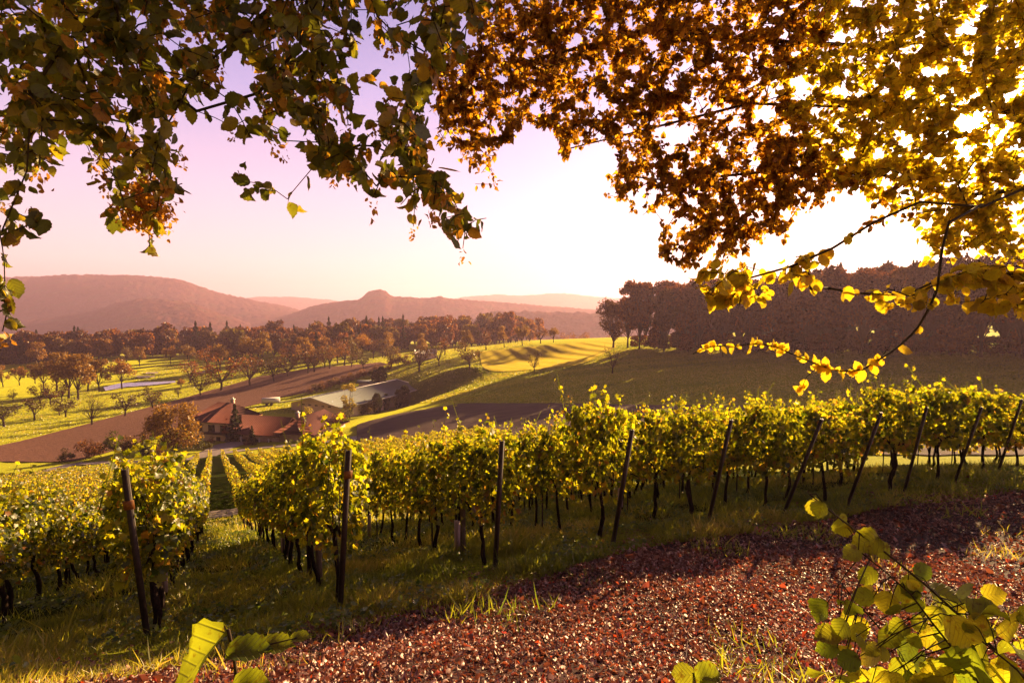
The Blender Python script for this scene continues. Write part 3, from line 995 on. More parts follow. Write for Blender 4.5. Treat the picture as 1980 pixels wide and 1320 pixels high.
# woods across the valley
rs = np.random.default_rng(99)
n_w = 0
sp_rows = [(345, -40, 200, 0.95), (372, -60, 330, 1.0), (400, -60, 420, 1.05), (432, -60, 440, 1.1), (468, -60, 460, 1.15),
           (330, 560, 700, 0.75), (352, 430, 960, 0.9), (378, 430, 1010, 1.0), (410, 420, 1030, 1.05), (445, 440, 1040, 1.1)]
for D, xa, xb, sc_ in sp_rows:
    step = FPX * (6.4 if xa < 400 else 7.4) / D
    x = xa
    while x < xb:
        X, Y = (x - 990) / FPX * D + rs.normal() * 1.5, D + rs.normal() * 7
        H = sc_ * rs.uniform(0.78, 1.12)
        left = x < 400
        if rs.random() < 0.16:
            plant_tree('conifer', P_spruce[n_w % 2], (X, Y, tz(X, Y)), rs.uniform(0, 6.28), H * 0.85,
                       'dark conifer standing among the russet trees of the valley wood', 'conifer', 'conifers in the valley wood')
        else:
            lab = ('russet and brown broadleaf tree in the wood behind the golf course' if left
                   else 'red brown broadleaf tree in the wood behind the orchard')
            plant_tree('broadleaf_tree', P_wood[n_w % 4], (X, Y, tz(X, Y)), rs.uniform(0, 6.28), H, lab, 'tree',
                       'trees of the wood behind the golf course' if left else 'trees of the wood behind the orchard', sz=H * rs.uniform(0.9, 1.15))
        n_w += 1
        x += step * rs.uniform(0.8, 1.25)
print('valley wood trees', n_w)

# golden and russet edge trees in front of the wood
EDGE = [(30, 700, 14), (70, 712, 12), (105, 700, 13), (150, 690, 11), (172, 694, 12), (205, 698, 11), (245, 700, 10), (270, 708, 9), (330, 704, 9), (455, 712, 11),
        (485, 705, 13), (505, 704, 14), (560, 700, 11), (590, 702, 11), (625, 690, 10), (655, 692, 10), (700, 690, 11), (745, 690, 11), (940, 676, 9), (975, 672, 8),
        (1010, 668, 8), (1045, 664, 8), (1070, 662, 6), (820, 688, 9), (860, 686, 9), (900, 680, 8), (365, 706, 10), (400, 712, 12), (425, 718, 12)]
for i, (px, py, H) in enumerate(EDGE):
    h = hit(px, py, 100)
    if h is None:
        continue
    pr = P_gold[i % 2] if i % 3 else P_orchr[i % 3]
    s = H / 9.4
    plant_tree('edge_tree', pr, h, rs.uniform(0, 6.28), s, 'small round autumn tree along the front edge of the valley wood', 'tree', 'trees along the front edge of the wood')

# far-off woods that read as one mass
parts = []
for (xa, xb, D0, D1, n, hh) in ((1000, 1180, 620, 760, 130, 14), (900, 1000, 560, 700, 50, 9), (380, 560, 520, 640, 90, 14), (560, 900, 640, 900, 90, 8), (640, 1180, 900, 1100, 60, 7),
                                (1000, 1190, 480, 560, 26, 6)):
    for _ in range(n):
        D = rs.uniform(D0, D1); px = rs.uniform(xa, xb)
        X = (px - 990) / FPX * D
        z0 = tz(X, D)
        k = 90
        d = norm(rs.normal(size=(k, 3)))
        H = hh * rs.uniform(0.7, 1.2)
        Pn = np.array([X, D, z0 + H * 0.55]) + d * np.array([H * 0.34, H * 0.34, H * 0.5])
        parts.append(leaves(Pn, norm(rs.normal(size=(k, 3))), d, H * 0.13 * rs.uniform(0.7, 1.3, k), T_QUAD, rnd=np.clip(rs.random() * 0.7 + 0.3 * rs.random(k), 0, 1)))
V, F, r_ = merge(parts)
tag(mobj('distant_wood', np_mesh('distant_wood', V, F, M['tree_russet'], r_)), 'hazy far-off woods and hedges on the valley floor below the hills', 'wood', kind='stuff')

# ------------------------------------------------------------------ dark forest on the right
A_ = at(1225, 674, 215)[:2]; B_ = at(1985, 690, 128)[:2]
fd = norm(B_ - A_); fn = np.array([-fd[1], fd[0]])
if fn[1] < 0:
    fn = -fn
L_ = np.linalg.norm(B_ - A_)
nf = 0
for row in range(7):
    t = -2.0 + row * 2.5
    while t < L_ + 60:
        p = A_ + fd * (t + rs.normal() * 0.8) + fn * (row * 6.5 + rs.normal() * 1.2)
        g = np.clip((t + 6) / 55, 0, 1)
        H = (1.08 - 0.04 * g) * rs.uniform(0.92, 1.06)
        w = 1.0
        z0 = tz(*p)
        if row > 1 and rs.random() < 0.14:
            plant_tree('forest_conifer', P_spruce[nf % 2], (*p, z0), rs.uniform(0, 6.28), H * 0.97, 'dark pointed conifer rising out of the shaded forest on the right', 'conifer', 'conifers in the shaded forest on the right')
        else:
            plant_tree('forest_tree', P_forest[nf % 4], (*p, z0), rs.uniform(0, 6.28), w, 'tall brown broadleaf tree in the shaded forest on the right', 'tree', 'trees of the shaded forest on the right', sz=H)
        nf += 1
        t += rs.uniform(6.6, 9.4)
print('forest', nf)
# free-standing end tree with visible limbs
p = at(1186, 674, 222)
pr = broadleaf(61, 20, 6.8, 2.6, 24, 5200, 0.55, M['tree_forest'], 0.42, sub=3, twigs=1, fill=0.85)
plant_tree('forest_edge_tree', pr, (p[0], p[1], tz(p[0], p[1])), 0.4, 0.98, 'spreading oak with open crown standing at the left tip of the forest', 'tree')
# understorey hiding the trunks
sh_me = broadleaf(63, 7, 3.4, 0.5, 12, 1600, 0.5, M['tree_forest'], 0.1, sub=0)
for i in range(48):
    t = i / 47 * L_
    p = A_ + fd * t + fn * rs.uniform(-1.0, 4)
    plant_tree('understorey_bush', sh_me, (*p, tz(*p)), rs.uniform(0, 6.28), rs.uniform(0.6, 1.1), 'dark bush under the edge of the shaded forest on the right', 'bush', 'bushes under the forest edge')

# ------------------------------------------------------------------ orchard and field trees, one by one
SINGLE = [
    # px, py base, height m, kind, label
    (8, 825, 8.0, 'd', 'dark orchard tree cut off by the left edge above the ploughed field'),
    (67, 812, 6.5, 'd', 'narrow dark orchard tree second from the left in the nearest orchard row'),
    (127, 806, 6.2, 'd', 'small dark round tree just left of the bare pale tree'),
    (115, 803, 4.5, 'd', 'tiny tree touching the left side of the small dark round tree'),
    (178, 822, 8.6, 'bare', 'bare pale spreading tree with forked boughs at the ploughed field edge'),
    (242, 805, 7.2, 'd', 'wide dark tree right of the bare pale tree'),
    (296, 790, 7.4, 'd', 'crooked dark tree between the wide dark tree and the pond side bush'),
    (345, 768, 3.5, 'd', 'little round tree right of the crooked dark tree'),
    (388, 765, 8.5, 'o', 'orange brown tree at the field edge left of the tall leafless one'),
    (428, 755, 14.0, 'r', 'tall round russet tree, largest at the edge of the ploughed field'),
    (483, 745, 12.0, 'r', 'russet tree with low forked trunk right of the tallest orchard tree'),
    (530, 738, 9.5, 'd', 'dark leaning tree with two stems along the field edge'),
    (556, 730, 10.5, 'r', 'dark purple brown tree with wide crown along the field edge'),
    (596, 722, 10.0, 'r', 'brown tree third along from the wide purple brown one'),
    (608, 720, 10.0, 'r', 'brown tree with forked trunk beside the end of the ploughed field'),
    (628, 711, 9.5, 'r', 'slim russet tree behind the end of the ploughed field'),
    (638, 713, 10.5, 'r', 'russet tree with upright trunk near the narrow end of the ploughed field'),
    (653, 702, 10, 'r', 'russet orchard tree in the back row left of the stout trunked one'),
    (666, 706, 11.0, 'r', 'stout trunked round orchard tree in the sunlit grass'),
    (680, 710, 5.5, 'd', 'thin young tree standing alone in the sunlit orchard grass'),
    (690, 700, 10.5, 'r', 'red brown orchard tree with tall crown in the back row'),
    (703, 713, 6.0, 'd', 'small dome shaped tree in front of the back orchard row'),
    (722, 693, 9.5, 'r', 'orchard tree third from the right end of the back row'),
    (740, 692, 9.5, 'r', 'orchard tree next to the last in the back row'),
    (757, 708, 8.5, 'r', 'russet tree at the right end of the orchard by the dark bushes'),
    (811, 718, 9.0, 'd', 'dark spreading tree left of the grassy mound'),
    (849, 707, 9.0, 'bare', 'open branched tree with a long side bough behind the mound'),
    (908, 712, 8.6, 'd', 'dark umbrella shaped tree standing on the back of the grassy mound'),
    (1033, 719, 6.6, 'bare', 'small leafless tree alone at the edge of the forest shadow'),
    (1184, 722, 7.0, 'bare', 'faint leafless tree inside the forest shadow'),
    (34, 795, 2.6, 'd', 'very small bush tree at the bottom of the left orchard'),
    (98, 782, 7.5, 'o', 'brown tree in the second orchard row below the tall golden clump'),
    (78, 779, 7.0, 'o', 'dim brown tree overlapped by the second orchard row tree'),
    (120, 775, 6.5, 'o', 'small brown tree at the right end of the second orchard row'),
    (25, 775, 4.0, 'o', 'tiny brown tree alone in the mown strip at far left'),
    (6, 748, 9.0, 'g', 'ochre tree at the far left beside the fairway'),
    (38, 745, 8.5, 'g', 'ochre tree second from the left beside the fairway'),
    (68, 742, 8.5, 'g', 'ochre tree with a rounded top just left of the tall clump'),
    (84, 754, 12.0, 'g', 'slim golden tree at the left of the tall clump by the pond'),
    (110, 755, 15.0, 'g', 'golden tree with feathery top in the tall clump by the pond'),
    (133, 770, 17.0, 'g', 'tall straight trunked tree in the middle of the pond clump'),
    (151, 772, 16.5, 'g', 'tall straight trunked tree right of its twin in the pond clump'),
    (170, 756, 13.5, 'g', 'amber tree behind the two tall trunked trees'),
    (192, 757, 12.5, 'g', 'broad round amber tree at the left bank of the pond'),
    (236, 752, 13.0, 'g', 'round golden tree alone in front of the pond'),
    (368, 740, 9.5, 'o', 'dark brown bushy tree right of the pond'),
    (350, 752, 4.5, 'g', 'small golden tree below the dark brown bushy one'),
]
bare_me = broadleaf(71, 8.6, 4.6, 1.9, 15, 160, 0.2, M['tree_gold'], 0.22, sub=5, twigs=6, fill=0.6)
for i, (px, py, H, kd, lab) in enumerate(SINGLE):
    h = hit(px, py, 60)
    if h is None:
        print('no hit', lab)
        continue
    pr, H0 = {'d': (P_orch[i % 3], 7.0), 'r': (P_orchr[i % 3], 9.5), 'g': (P_gold[i % 2], 12), 'o': (P_orchr[(i + 1) % 3], 9.5), 'bare': (bare_me, 8.6)}[kd]
    s = 1.12 * H / H0
    plant_tree('orchard_tree', pr, h, rs.uniform(0, 6.28), s, lab, 'tree', 'trees of the orchard and golf course')

# hedge bushes behind the barn, scrub by the road
bush = [broadleaf(s, 3.2, 1.9, 0.3, 9, 700, 0.22, M['shrub_mix'], 0.06, sub=0) for s in (81, 82, 83)]
HEDGE = [(600 + i * 9.5, 762 - i * 2.9, 2.6 + (i % 3) * 0.6) for i in range(17)]
for i, (px, py, H) in enumerate(HEDGE):
    h = hit(px, py, 100)
    plant_tree('hedge_bush', bush[i % 3], h, rs.uniform(0, 6.28), H / 3.2, 'rusty bush in the hedge running behind the green grey barn', 'bush', 'bushes in the hedge behind the barn')
SCRUB = [(130, 893, 3, 'low bush at the roadside left of the yellow topped one'), (165, 888, 4.2, 'yellowish bush beside the road at lower left'),
         (195, 882, 3.6, 'dark bush between the yellowish bush and the wide scrub'), (225, 878, 5.0, 'wide olive scrub below the ploughed field'),
         (250, 880, 4.4, 'round olive bush left of the little dark fir'), (300, 885, 3.0, 'low dark bush under the big autumn tree'),
         (395, 872, 3.2, 'bush at the corner of the driveway under the big autumn tree'), (545, 845, 2.8, 'flowering garden bush below the porch'),
         (520, 846, 2.4, 'small bush at the middle of the farm garden'), (497, 850, 2.8, 'dark bush right of the driveway end'),
         (590, 838, 3.4, 'dark garden bush at the right end of the red roofed wing'), (612, 838, 4.0, 'large dark bush right of the golden garden tree'),
         (632, 835, 4.2, 'dark leafy bush below the barn gable'), (655, 828, 3.8, 'dark bush at the near corner of the barn'),
         (700, 802, 4.6, 'big rusty bush beside the yellow tree'), (716, 801, 4.2, 'orange bush in front of the barn side wall'),
         (672, 815, 3.6, 'low bush at the foot of the yellow tree'), (420, 846, 3.4, 'dark bush against the farmhouse wall'),
         (470, 844, 3.2, 'brown bush right of the pink tree'), (508, 838, 3.2, 'dark bush under the eaves of the wing'),
         (755, 708, 4.5, 'dark bush at the right end of the orchard'), (770, 706, 5.5, 'tall yellow green bush at the orchard end'), (785, 707, 4.6, 'very dark bush left of the spreading tree'),
         (405, 862, 2.2, 'small bush on the verge of the driveway'), (478, 862, 1.8, 'small dark shrub between road and garden')]
for i, (px, py, H, lab) in enumerate(SCRUB):
    h = hit(px, py, 80)
    if h is not None:
        plant_tree('bush', bush[i % 3], h, rs.uniform(0, 6.28), H / 3.2, lab, 'bush')
# garden trees
big = broadleaf(91, 12.5, 6.6, 1.5, 24, 6500, 0.36, M['tree_gold'], 0.35, sub=3, twigs=2, fill=0.95)
h = hit(338, 882, 80)
plant_tree('autumn_tree', big, h, 1.0, 0.88, 'big round olive and orange tree left of the farmhouse', 'tree')
yel = broadleaf(92, 11, 2.7, 1.2, 13, 1900, 0.30, M['tree_yellow'], 0.16, sub=2)
plant_tree('poplar', yel, hit(676, 808, 100), 0, 1.0, 'bright yellow upright tree in front of the barn roof', 'tree')
gold2 = broadleaf(93, 6, 2.1, 1.0, 10, 900, 0.25, M['tree_yellow'], 0.1, sub=1)
plant_tree('garden_tree', gold2, hit(591, 826, 100), 0, 1.0, 'small golden tree in front of the right end of the red wing roof', 'tree')
pink = broadleaf(94, 5.6, 1.1, 0.8, 8, 600, 0.22, M['pinkleaf'], 0.07, sub=1)
plant_tree('garden_tree', pink, hit(441, 853, 100), 0, 1.05, 'small pink leaved tree in front of the farmhouse', 'tree')
P_fir = conifer_meshes(9, 1.9, 1500, 0.45, 95)
P_cyp = conifer_meshes(6.2, 1.35, 1100, 0.35, 96, columnar=True)
for px, py, s, pr, lab in ((456, 852, 1.0, P_fir, 'tall dark fir in front of the farmhouse'), (279, 880, 0.55, P_fir, 'little dark fir left of the big autumn tree'),
                           (488, 860, 0.5, P_fir, 'small dark fir in the garden by the driveway'),
                           (729, 799, 1.0, P_cyp, 'dark cypress furthest left along the barn wall'), (746, 793, 0.85, P_cyp, 'small dark cypress second along the barn wall'),
                           (771, 789, 1.0, P_cyp, 'dark cypress third along the barn wall'), (783, 787, 1.15, P_cyp, 'tallest dark cypress near the far end of the barn'),
                           (727, 748, 1.0, P_cyp, 'dark round conifer touching the little shed'), (738, 747, 1.15, P_cyp, 'larger dark conifer right of the little shed')):
    plant_tree('garden_conifer', pr, hit(px, py, 80), rs.uniform(0, 6), s, lab, 'conifer')


# ------------------------------------------------------------------ farm buildings
def prism_roof(w, d, h0, h1, over, thick=0.18, hip=0.0, ridge='x'):
    """roof solid: eaves at h0, ridge at h1; hip = length cut off the ridge at each end"""
    mb = MB()
    x, y = w / 2 + over, d / 2 + over
    if ridge == 'x':
        r0, r1 = (-(x - hip), 0), (x - hip, 0)
    else:
        r0, r1 = (0, -(y - hip)), (0, y - hip)
    e = [(-x, -y), (x, -y), (x, y), (-x, y)]
    V = [(a, b, h0) for a, b in e] + [(r0[0], r0[1], h1), (r1[0], r1[1], h1)] + \
        [(a, b, h0 - thick) for a, b in e] + [(r0[0], r0[1], h1 - thick), (r1[0], r1[1], h1 - thick)]
    if ridge == 'x':
        top = [(0, 1, 5, 4), (2, 3, 4, 5), (1, 2, 5), (3, 0, 4)]
    else:
        top = [(1, 2, 5, 4), (3, 0, 4, 5), (0, 1, 4), (2, 3, 5)]
    if hip == 0:
        top_f = top[:2]
    else:
        top_f = top
    F = list(top_f) + [tuple(i + 6 for i in f)[::-1] for f in top_f]
    if hip == 0:
        if ridge == 'x':
            rim = [(0, 1, 7, 6), (2, 3, 9, 8), (1, 5, 11, 7), (5, 2, 8, 11), (3, 4, 10, 9), (4, 0, 6, 10)]
        else:
            rim = [(1, 2, 8, 7), (3, 0, 6, 9), (0, 4, 10, 6), (4, 1, 7, 10), (2, 5, 11, 8), (5, 3, 9, 11)]
    else:
        rim = [(0, 1, 7, 6), (1, 2, 8, 7), (2, 3, 9, 8), (3, 0, 6, 9)]
    mb.add(V, F + rim)
    return mb


def gable_walls(w, d, h0, h1, ridge='x'):
    mb = MB()
    x, y = w / 2, d / 2
    if ridge == 'x':
        V = [(-x, -y, -1), (x, -y, -1), (x, y, -1), (-x, y, -1), (-x, -y, h0), (x, -y, h0), (x, y, h0), (-x, y, h0), (-x, 0, h1), (x, 0, h1)]
        F = [(0, 1, 5, 4), (2, 3, 7, 6), (1, 2, 6, 9, 5), (3, 0, 4, 8, 7), (4, 5, 9, 8), (6, 7, 8, 9)]
    else:
        V = [(-x, -y, -1), (x, -y, -1), (x, y, -1), (-x, y, -1), (-x, -y, h0), (x, -y, h0), (x, y, h0), (-x, y, h0), (0, -y, h1), (0, y, h1)]
        F = [(0, 1, 5, 8, 4), (2, 3, 7, 9, 6), (1, 2, 6, 5), (3, 0, 4, 7), (5, 6, 9, 8), (7, 4, 8, 9)]
    mb.add(V, F)
    return mb


def window(parent, x, y, z, w, h, face):
    """window on a wall; face = 'f' (front, -y) or 'r' (right, +x)"""
    mb = MB(); gl = MB()
    t = 0.06
    if face == 'f':
        mb.box((x, y - t, z + h / 2), (w + .2, .12, .12)); mb.box((x, y - t, z - h / 2), (w + .3, .2, .12))
        mb.box((x - w / 2, y - t, z), (.12, .12, h)); mb.box((x + w / 2, y - t, z), (.12, .12, h)); mb.box((x, y - t, z), (.07, .09, h))
        gl.box((x, y - 0.02, z), (w, .06, h))
    else:
        mb.box((x + t, y, z + h / 2), (.12, w + .2, .12)); mb.box((x + t, y, z - h / 2), (.2, w + .3, .12))
        mb.box((x + t, y - w / 2, z), (.12, .12, h)); mb.box((x + t, y + w / 2, z), (.12, .12, h)); mb.box((x + t, y, z), (.09, .07, h))
        gl.box((x + 0.02, y, z), (.06, w, h))
    g = gl.build('window', M['glass'], parent)
    mb.build('window_frame', M['timber'], g)


def chimney(parent, x, y, z, h=1.3, s=0.7):
    mb = MB(); mb.box((x, y, z + h / 2), (s, s, h))
    c = mb.build('chimney', M['stonewall'], parent)
    cp_ = MB(); cp_.box((x, y, z + h + 0.08), (s + .25, s + .25, .14)); cp_.box((x, y, z + h + .35), (s * .5, s * .5, .38))
    cp_.build('chimney_cap', M['white'], c)


hp = at(437, 850, 139)
zf = hp[2] - 0.2
house = empty('farmhouse', (hp[0], hp[1], zf), math.radians(-14))
tag(house, 'farmhouse with hipped red tile roof and long low tiled wing beside the garden', 'house')
gable_walls(10.2, 9.5, 5.7, 5.75).build('wall', M['wall'], house)
ro = prism_roof(10.2, 9.5, 5.85, 9.6, 1.1, hip=4.2).build('roof', M['tiles'], house)
for x in (-3.4, 0.2, 3.6):
    window(house, x, -4.75, 4.2, 1.6, 1.5, 'f')
window(house, -3.2, -4.75, 1.4, 1.3, 1.3, 'f')
window(house, 5.1, -1.5, 4.2, 1.2, 1.4, 'r')
mb = MB(); mb.box((1.7, -5.3, 3.0), (6.4, 1.1, .2)); mb.box((1.7, -5.8, 3.5), (6.4, .08, .12)); mb.box((1.7, -5.8, 3.25), (6.4, .05, .25))
for x in (-1.4, 0.2, 1.8, 3.4, 4.8):
    mb.box((x, -5.8, 3.3), (.08, .09, .8))
mb.build('balcony', M['timber'], house)
mb = MB(); mb.box((2.0, -4.78, 1.1), (1.1, .1, 2.2)); mb.build('door', M['timber'], house)
chimney(house, 1.6, 0.9, 8.6, 1.6)
# wing
wing = gable_walls(13.0, 8.0, 3.2, 3.25); mw = np.concatenate(wing.V) + np.array([11.8, -0.3, 0]); wing.V = [mw]
wing.build('wing_wall', M['stonewall'], house)
wr = prism_roof(13.0, 8.0, 3.4, 6.9, 1.0, hip=0.0).build('wing_roof', M['tiles'], house); wr.location = (11.8, -0.3, 0)
mb = MB()
for x in (8.5, 11, 13.5, 16):
    mb.box((x, -4.95, 1.0), (.25, .25, 3.2))
mb.build('porch_post', M['white'], house)
mb = MB(); mb.box((12.0, -4.34, 1.0), (2.4, .1, 2.2)); mb.build('barn_door', M['timber'], house)
window(house, 15.8, -4.3, 1.4, 1.0, 1.0, 'f')
window(house, 9.0, -4.3, 1.4, 1.2, 1.0, 'f')
mb = MB(); mb.box((18.1, -0.2, 4.2), (.22, 8.9, .1))
bw = gable_walls(9.0, 14.0, 4.0, 4.05, 'y'); bw.V = [np.concatenate(bw.V) + np.array([22.9, 2.5, 0])]
bw.build('back_wing_wall', M['stonewall'], house)
br = prism_roof(14.0, 9.0, 4.2, 7.6, 0.9, hip=3.0).build('back_wing_roof', M['tiles'], house); br.location = (22.9, 2.5, 0); br.rotation_euler = (0, 0, math.pi / 2)
chimney(house, 18.6, 2.6, 5.9, 1.4)

# barn: near gable corner and far corner from the photo
n1 = at(559, 803, 181); n2 = at(660, 805, 168); n3 = at(806, 779, 204)
vx = n3[:2] - n2[:2]
Lb = np.linalg.norm(vx); vx = vx / Lb
vy = np.array([-vx[1], vx[0]])
Wb = 20.0
zb = -35.2
cb = n2[:2] + vx * Lb / 2 + vy * Wb / 2
barn = empty('barn', (cb[0], cb[1], zb), math.atan2(vx[1], vx[0]))
tag(barn, 'long low barn with pale green grey roof and pink walls', 'barn')
gable_walls(Lb, Wb, 3.3, 5.35).build('wall', M['wall'], barn)
rf = prism_roof(Lb, Wb, 3.45, 5.8, 2.2, thick=0.16).build('roof', M['sheetroof'], barn)
mb = MB()
for sx in (-1, 1):
    xx = sx * (Lb / 2 + 2.22)
    for sy in (-1, 1):
        yy = sy * (Wb / 2 + 2.2)
        mb.tube([(xx, yy, 3.4), (xx, 0, 5.78)], 0.2, 4)
mb.box((0, -(Wb / 2 + 2.25), 3.38), (Lb + 4.4, .12, .3))
mb.build('fascia', M['white'], barn)
mb = MB(); mb.box((0, 0, 5.84), (Lb + 2.2, 0.45, .12)); mb.build('ridge_cap', M['white'], barn)
for i in range(6):
    window(barn, -Lb / 2 + 4 + i * (Lb - 8) / 5, -Wb / 2, 1.9, 2.0, 0.9, 'f')
mb = MB(); mb.box((Lb / 2 - 3, -Wb / 2 - .05, 1.2), (2.6, .12, 2.4)); mb.build('sliding_door', M['timber'], barn)
mb = MB()
for i in range(5):
    mb.box((-Lb / 2 - .04, -5.5 + i * 2.6, 3.05), (.1, 1.1, .35))
mb.build('vent_slot', M['timber'], barn)
# small shed
sp = hit(711, 752, 120)
shed = empty('shed', (sp[0], sp[1], tz(sp[0], sp[1]) - 0.2), math.radians(8))
tag(shed, 'little pale shed with slanting roof among dark conifers behind the barn', 'shed')
mb = MB(); mb.box((0, 0, 1.2), (6.0, 3.6, 3.0)); mb.build('wall', M['wall'], shed)
mb = MB(); mb.add([(-3.9, -2.4, 2.9), (3.9, -2.4, 2.75), (3.9, 2.4, 3.2), (-3.9, 2.4, 3.35), (-3.9, -2.4, 2.72), (3.9, -2.4, 2.71), (3.9, 2.4, 3.02), (-3.9, 2.4, 3.17)],
                  [(0, 1, 2, 3), (7, 6, 5, 4), (0, 4, 5, 1), (1, 5, 6, 2), (2, 6, 7, 3), (3, 7, 4, 0)])
mb.build('roof', M['sheetroof'], shed)
mb = MB(); mb.box((1.2, -1.84, .9), (1.1, .08, 2.0)); mb.build('door', M['timber'], shed)
# covered farm trailer behind the house
tp = hit(524, 783, 100)
tr = empty('farm_trailer', (tp[0], tp[1], tz(tp[0], tp[1])), math.radians(18))
tag(tr, 'pale covered farm trailer parked between farmhouse and barn', 'trailer')
mb = MB(); mb.box((0, 0, 1.7), (5.5, 2.2, 1.4)); mb.build('body', M['white'], tr)
mb = MB(); mb.box((0, 0, .85), (5.7, 2.0, .22)); mb.tube([(2.8, 0, .8), (4.4, 0, .6)], .07, 6); mb.build('chassis', M['timber'], tr)
for x in (-1.2, 0.2):
    for y in (-1.05, 1.05):
        mb = MB(); mb.tube([(x, y - .14, .45), (x, y + .14, .45)], .45, 14); mb.build('wheel', M['postmetal'], tr)
# far greenhouse roof glinting in the orchard
gp = hit(818, 700, 150)
gh = empty('greenhouse', (gp[0], gp[1] + 8, tz(gp[0], gp[1] + 8)), 0.1)
tag(gh, 'small pale roof glinting above the dark tree at the orchard end', 'shed')
gable_walls(9, 4, 2.6, 2.7).build('wall', M['stonewall'], gh)
prism_roof(9, 4, 2.8, 4.4, 0.4).build('roof', M['white'], gh)

# ------------------------------------------------------------------ vineyard


def vine_foliage(seed, nleaf, size, Lh=0.62, shoots=7, W=0.34):
    rs_ = np.random.default_rng(seed)
    n = nleaf
    x = rs_.uniform(-Lh, Lh, n)
    z = 0.80 + 1.32 * rs_.beta(1.6, 1.15, n)
    edge = W * (0.75 + 0.35 * np.sin(x * 5 + seed) * np.sin(z * 4 + seed * 2)) * np.clip(0.55 + (z - 0.8) * 0.9, 0, 1.0)
    s_ = rs_.choice([-1, 1], n)
    y = s_ * edge * (0.35 + 0.75 * rs_.random(n) ** 0.5)
    P = np.c_[x, y, z]
    nr = np.c_[rs_.normal(size=n) * .6, s_ * 0.8 + rs_.normal(size=n) * .6, 0.5 + rs_.normal(size=n) * .5]
    tip = np.c_[rs_.normal(size=n) * .6, s_ * .3 + rs_.normal(size=n) * .4, -0.9 + rs_.normal(size=n) * .4]
    parts = [leaves(P, tip, norm(nr), size * rs_.uniform(0.6, 1.3, n), T_VINE, rnd=np.clip(rs_.normal(0.45, 0.25, n) + 0.35 * (z < 1.15) * rs_.random(n), 0, 1))]
    for k in range(shoots):
        a = np.array([rs_.uniform(-Lh, Lh), rs_.normal() * .12, 2.0])
        b = a + np.array([rs_.normal() * .18, rs_.normal() * .12, rs_.uniform(0.12, 0.5) if k else 0.62])
        m_ = max(4, int(nleaf / 85))
        t = rs_.random(m_)[:, None] ** 1.3
        parts.append(leaves(np.array([a, a + [0.004, 0, 0]]), np.array([b - a, b - a]), np.array([[1., 0.2, 0], [0, 1., 0.1]]), float(np.linalg.norm(b - a)) * 1.0, T_STEM, curl=np.zeros(2), rnd=np.full(2, .25)))
        Pq = a * (1 - t) + b * t + rs_.normal(size=(m_, 3)) * 0.035
        parts.append(leaves(Pq, norm(rs_.normal(size=(m_, 3)) + [0, 0, -.3]), rand_dirs(m_), size * 0.8 * rs_.uniform(0.5, 1.2, m_), T_VINE, rnd=np.clip(rs_.normal(0.6, .2, m_), 0, 1)))
    V, F, r_ = merge(parts)
    return np_mesh('foliage', V, F, M['vine'], r_)


def vine_trunk(seed, k=6):
    rs_ = np.random.default_rng(seed)
    mb = MB()
    z = np.linspace(-0.15, 0.95, 7)
    p = np.c_[np.cumsum(rs_.normal(size=7) * .035), np.cumsum(rs_.normal(size=7) * .03), z]
    r0 = rs_.uniform(0.024, 0.038)
    mb.tube(p, r0 * (1.35 - 0.5 * np.linspace(0, 1, 7)) * rs_.uniform(0.85, 1.2, 7), k)
    for s_ in (-1, 1):
        e = p[-1] + np.array([s_ * 0.42, rs_.normal() * .05, 0.12])
        mb.tube([p[-1], (p[-1] + e) / 2 + [0, 0, .08], e], [r0 * .8, r0 * .6, r0 * .35], 5)
    for _ in range(5):
        a = p[-1] + np.array([rs_.uniform(-.45, .45), 0, 0.08])
        b = a + np.array([rs_.normal() * .15, rs_.normal() * .15, rs_.uniform(.6, 1.2)])
        mb.tube([a, (a + b) / 2 + rs_.normal(size=3) * .05, b], [.008, .006, .003], 3)
    return mb.mesh('trunk', M['vinebark'], smooth=True)


NEAR_F = [vine_foliage(200 + s, 1080, 0.088, shoots=10) for s in range(8)]
MID_F = [vine_foliage(220 + s, 650, 0.118, shoots=5) for s in range(6)]
TR = [vine_trunk(240 + s) for s in range(8)]
# vine guard sleeve
mb = MB(); mb.box((0, 0, 0.33), (0.10, 0.08, 0.62)); GUARD = mb.mesh('trunk_guard', M['guard'])
# stakes
mb = MB(); mb.tube([(0, 0, -0.2), (0, 0, 1.75)], 0.018, 5); STAKE = mb.mesh('stake', M['postmetal'])
mb = MB(); mb.tube([(0, 0, -0.2), (0.01, 0, 0.6), (0, 0, 1.15)], [0.055, .05, .048], 8); WSTAKE = mb.mesh('wooden_stake', M['postwood'])

ORD = ['first', 'second', 'third', 'fourth', 'fifth', 'sixth', 'seventh', 'eighth', 'ninth', 'tenth', 'eleventh', 'twelfth', 'thirteenth', 'fourteenth',
       'fifteenth', 'sixteenth', 'seventeenth', 'eighteenth', 'nineteenth', 'twentieth', 'twenty-first', 'twenty-second', 'twenty-third', 'twenty-fourth',
       'twenty-fifth', 'twenty-sixth', 'twenty-seventh', 'twenty-eighth']
step = (posts[-1][:2] - posts[0][:2]) / 9
rows = []
for k in (3, 2, 1):
    q = posts[0][:2] - RP * 2.12 * k
    rows.append((q, {3: 'the third row left of the leftmost end post', 2: 'the second row left of the leftmost end post', 1: 'the row left of the leftmost end post'}[k],
                 {3: (9, 24), 2: (6, 26), 1: (0, 27)}[k], None))
for i, p in enumerate(posts):
    nm = 'the row behind the ' + (ORD[i] if i else 'leftmost') + ' end post' + (' from the left' if i else '')
    rows.append((p[:2], nm, (0, 27) if i < 2 else ((0, 13) if i < 6 else (0, 22)), i))
for k in (1, 2, 3):
    rows.append((posts[-1][:2] + RP * 2.12 * k, ['', 'the row right of the rightmost end post', 'the second row right of the rightmost end post', 'the third row right of the rightmost end post'][k], (0, 22), None))
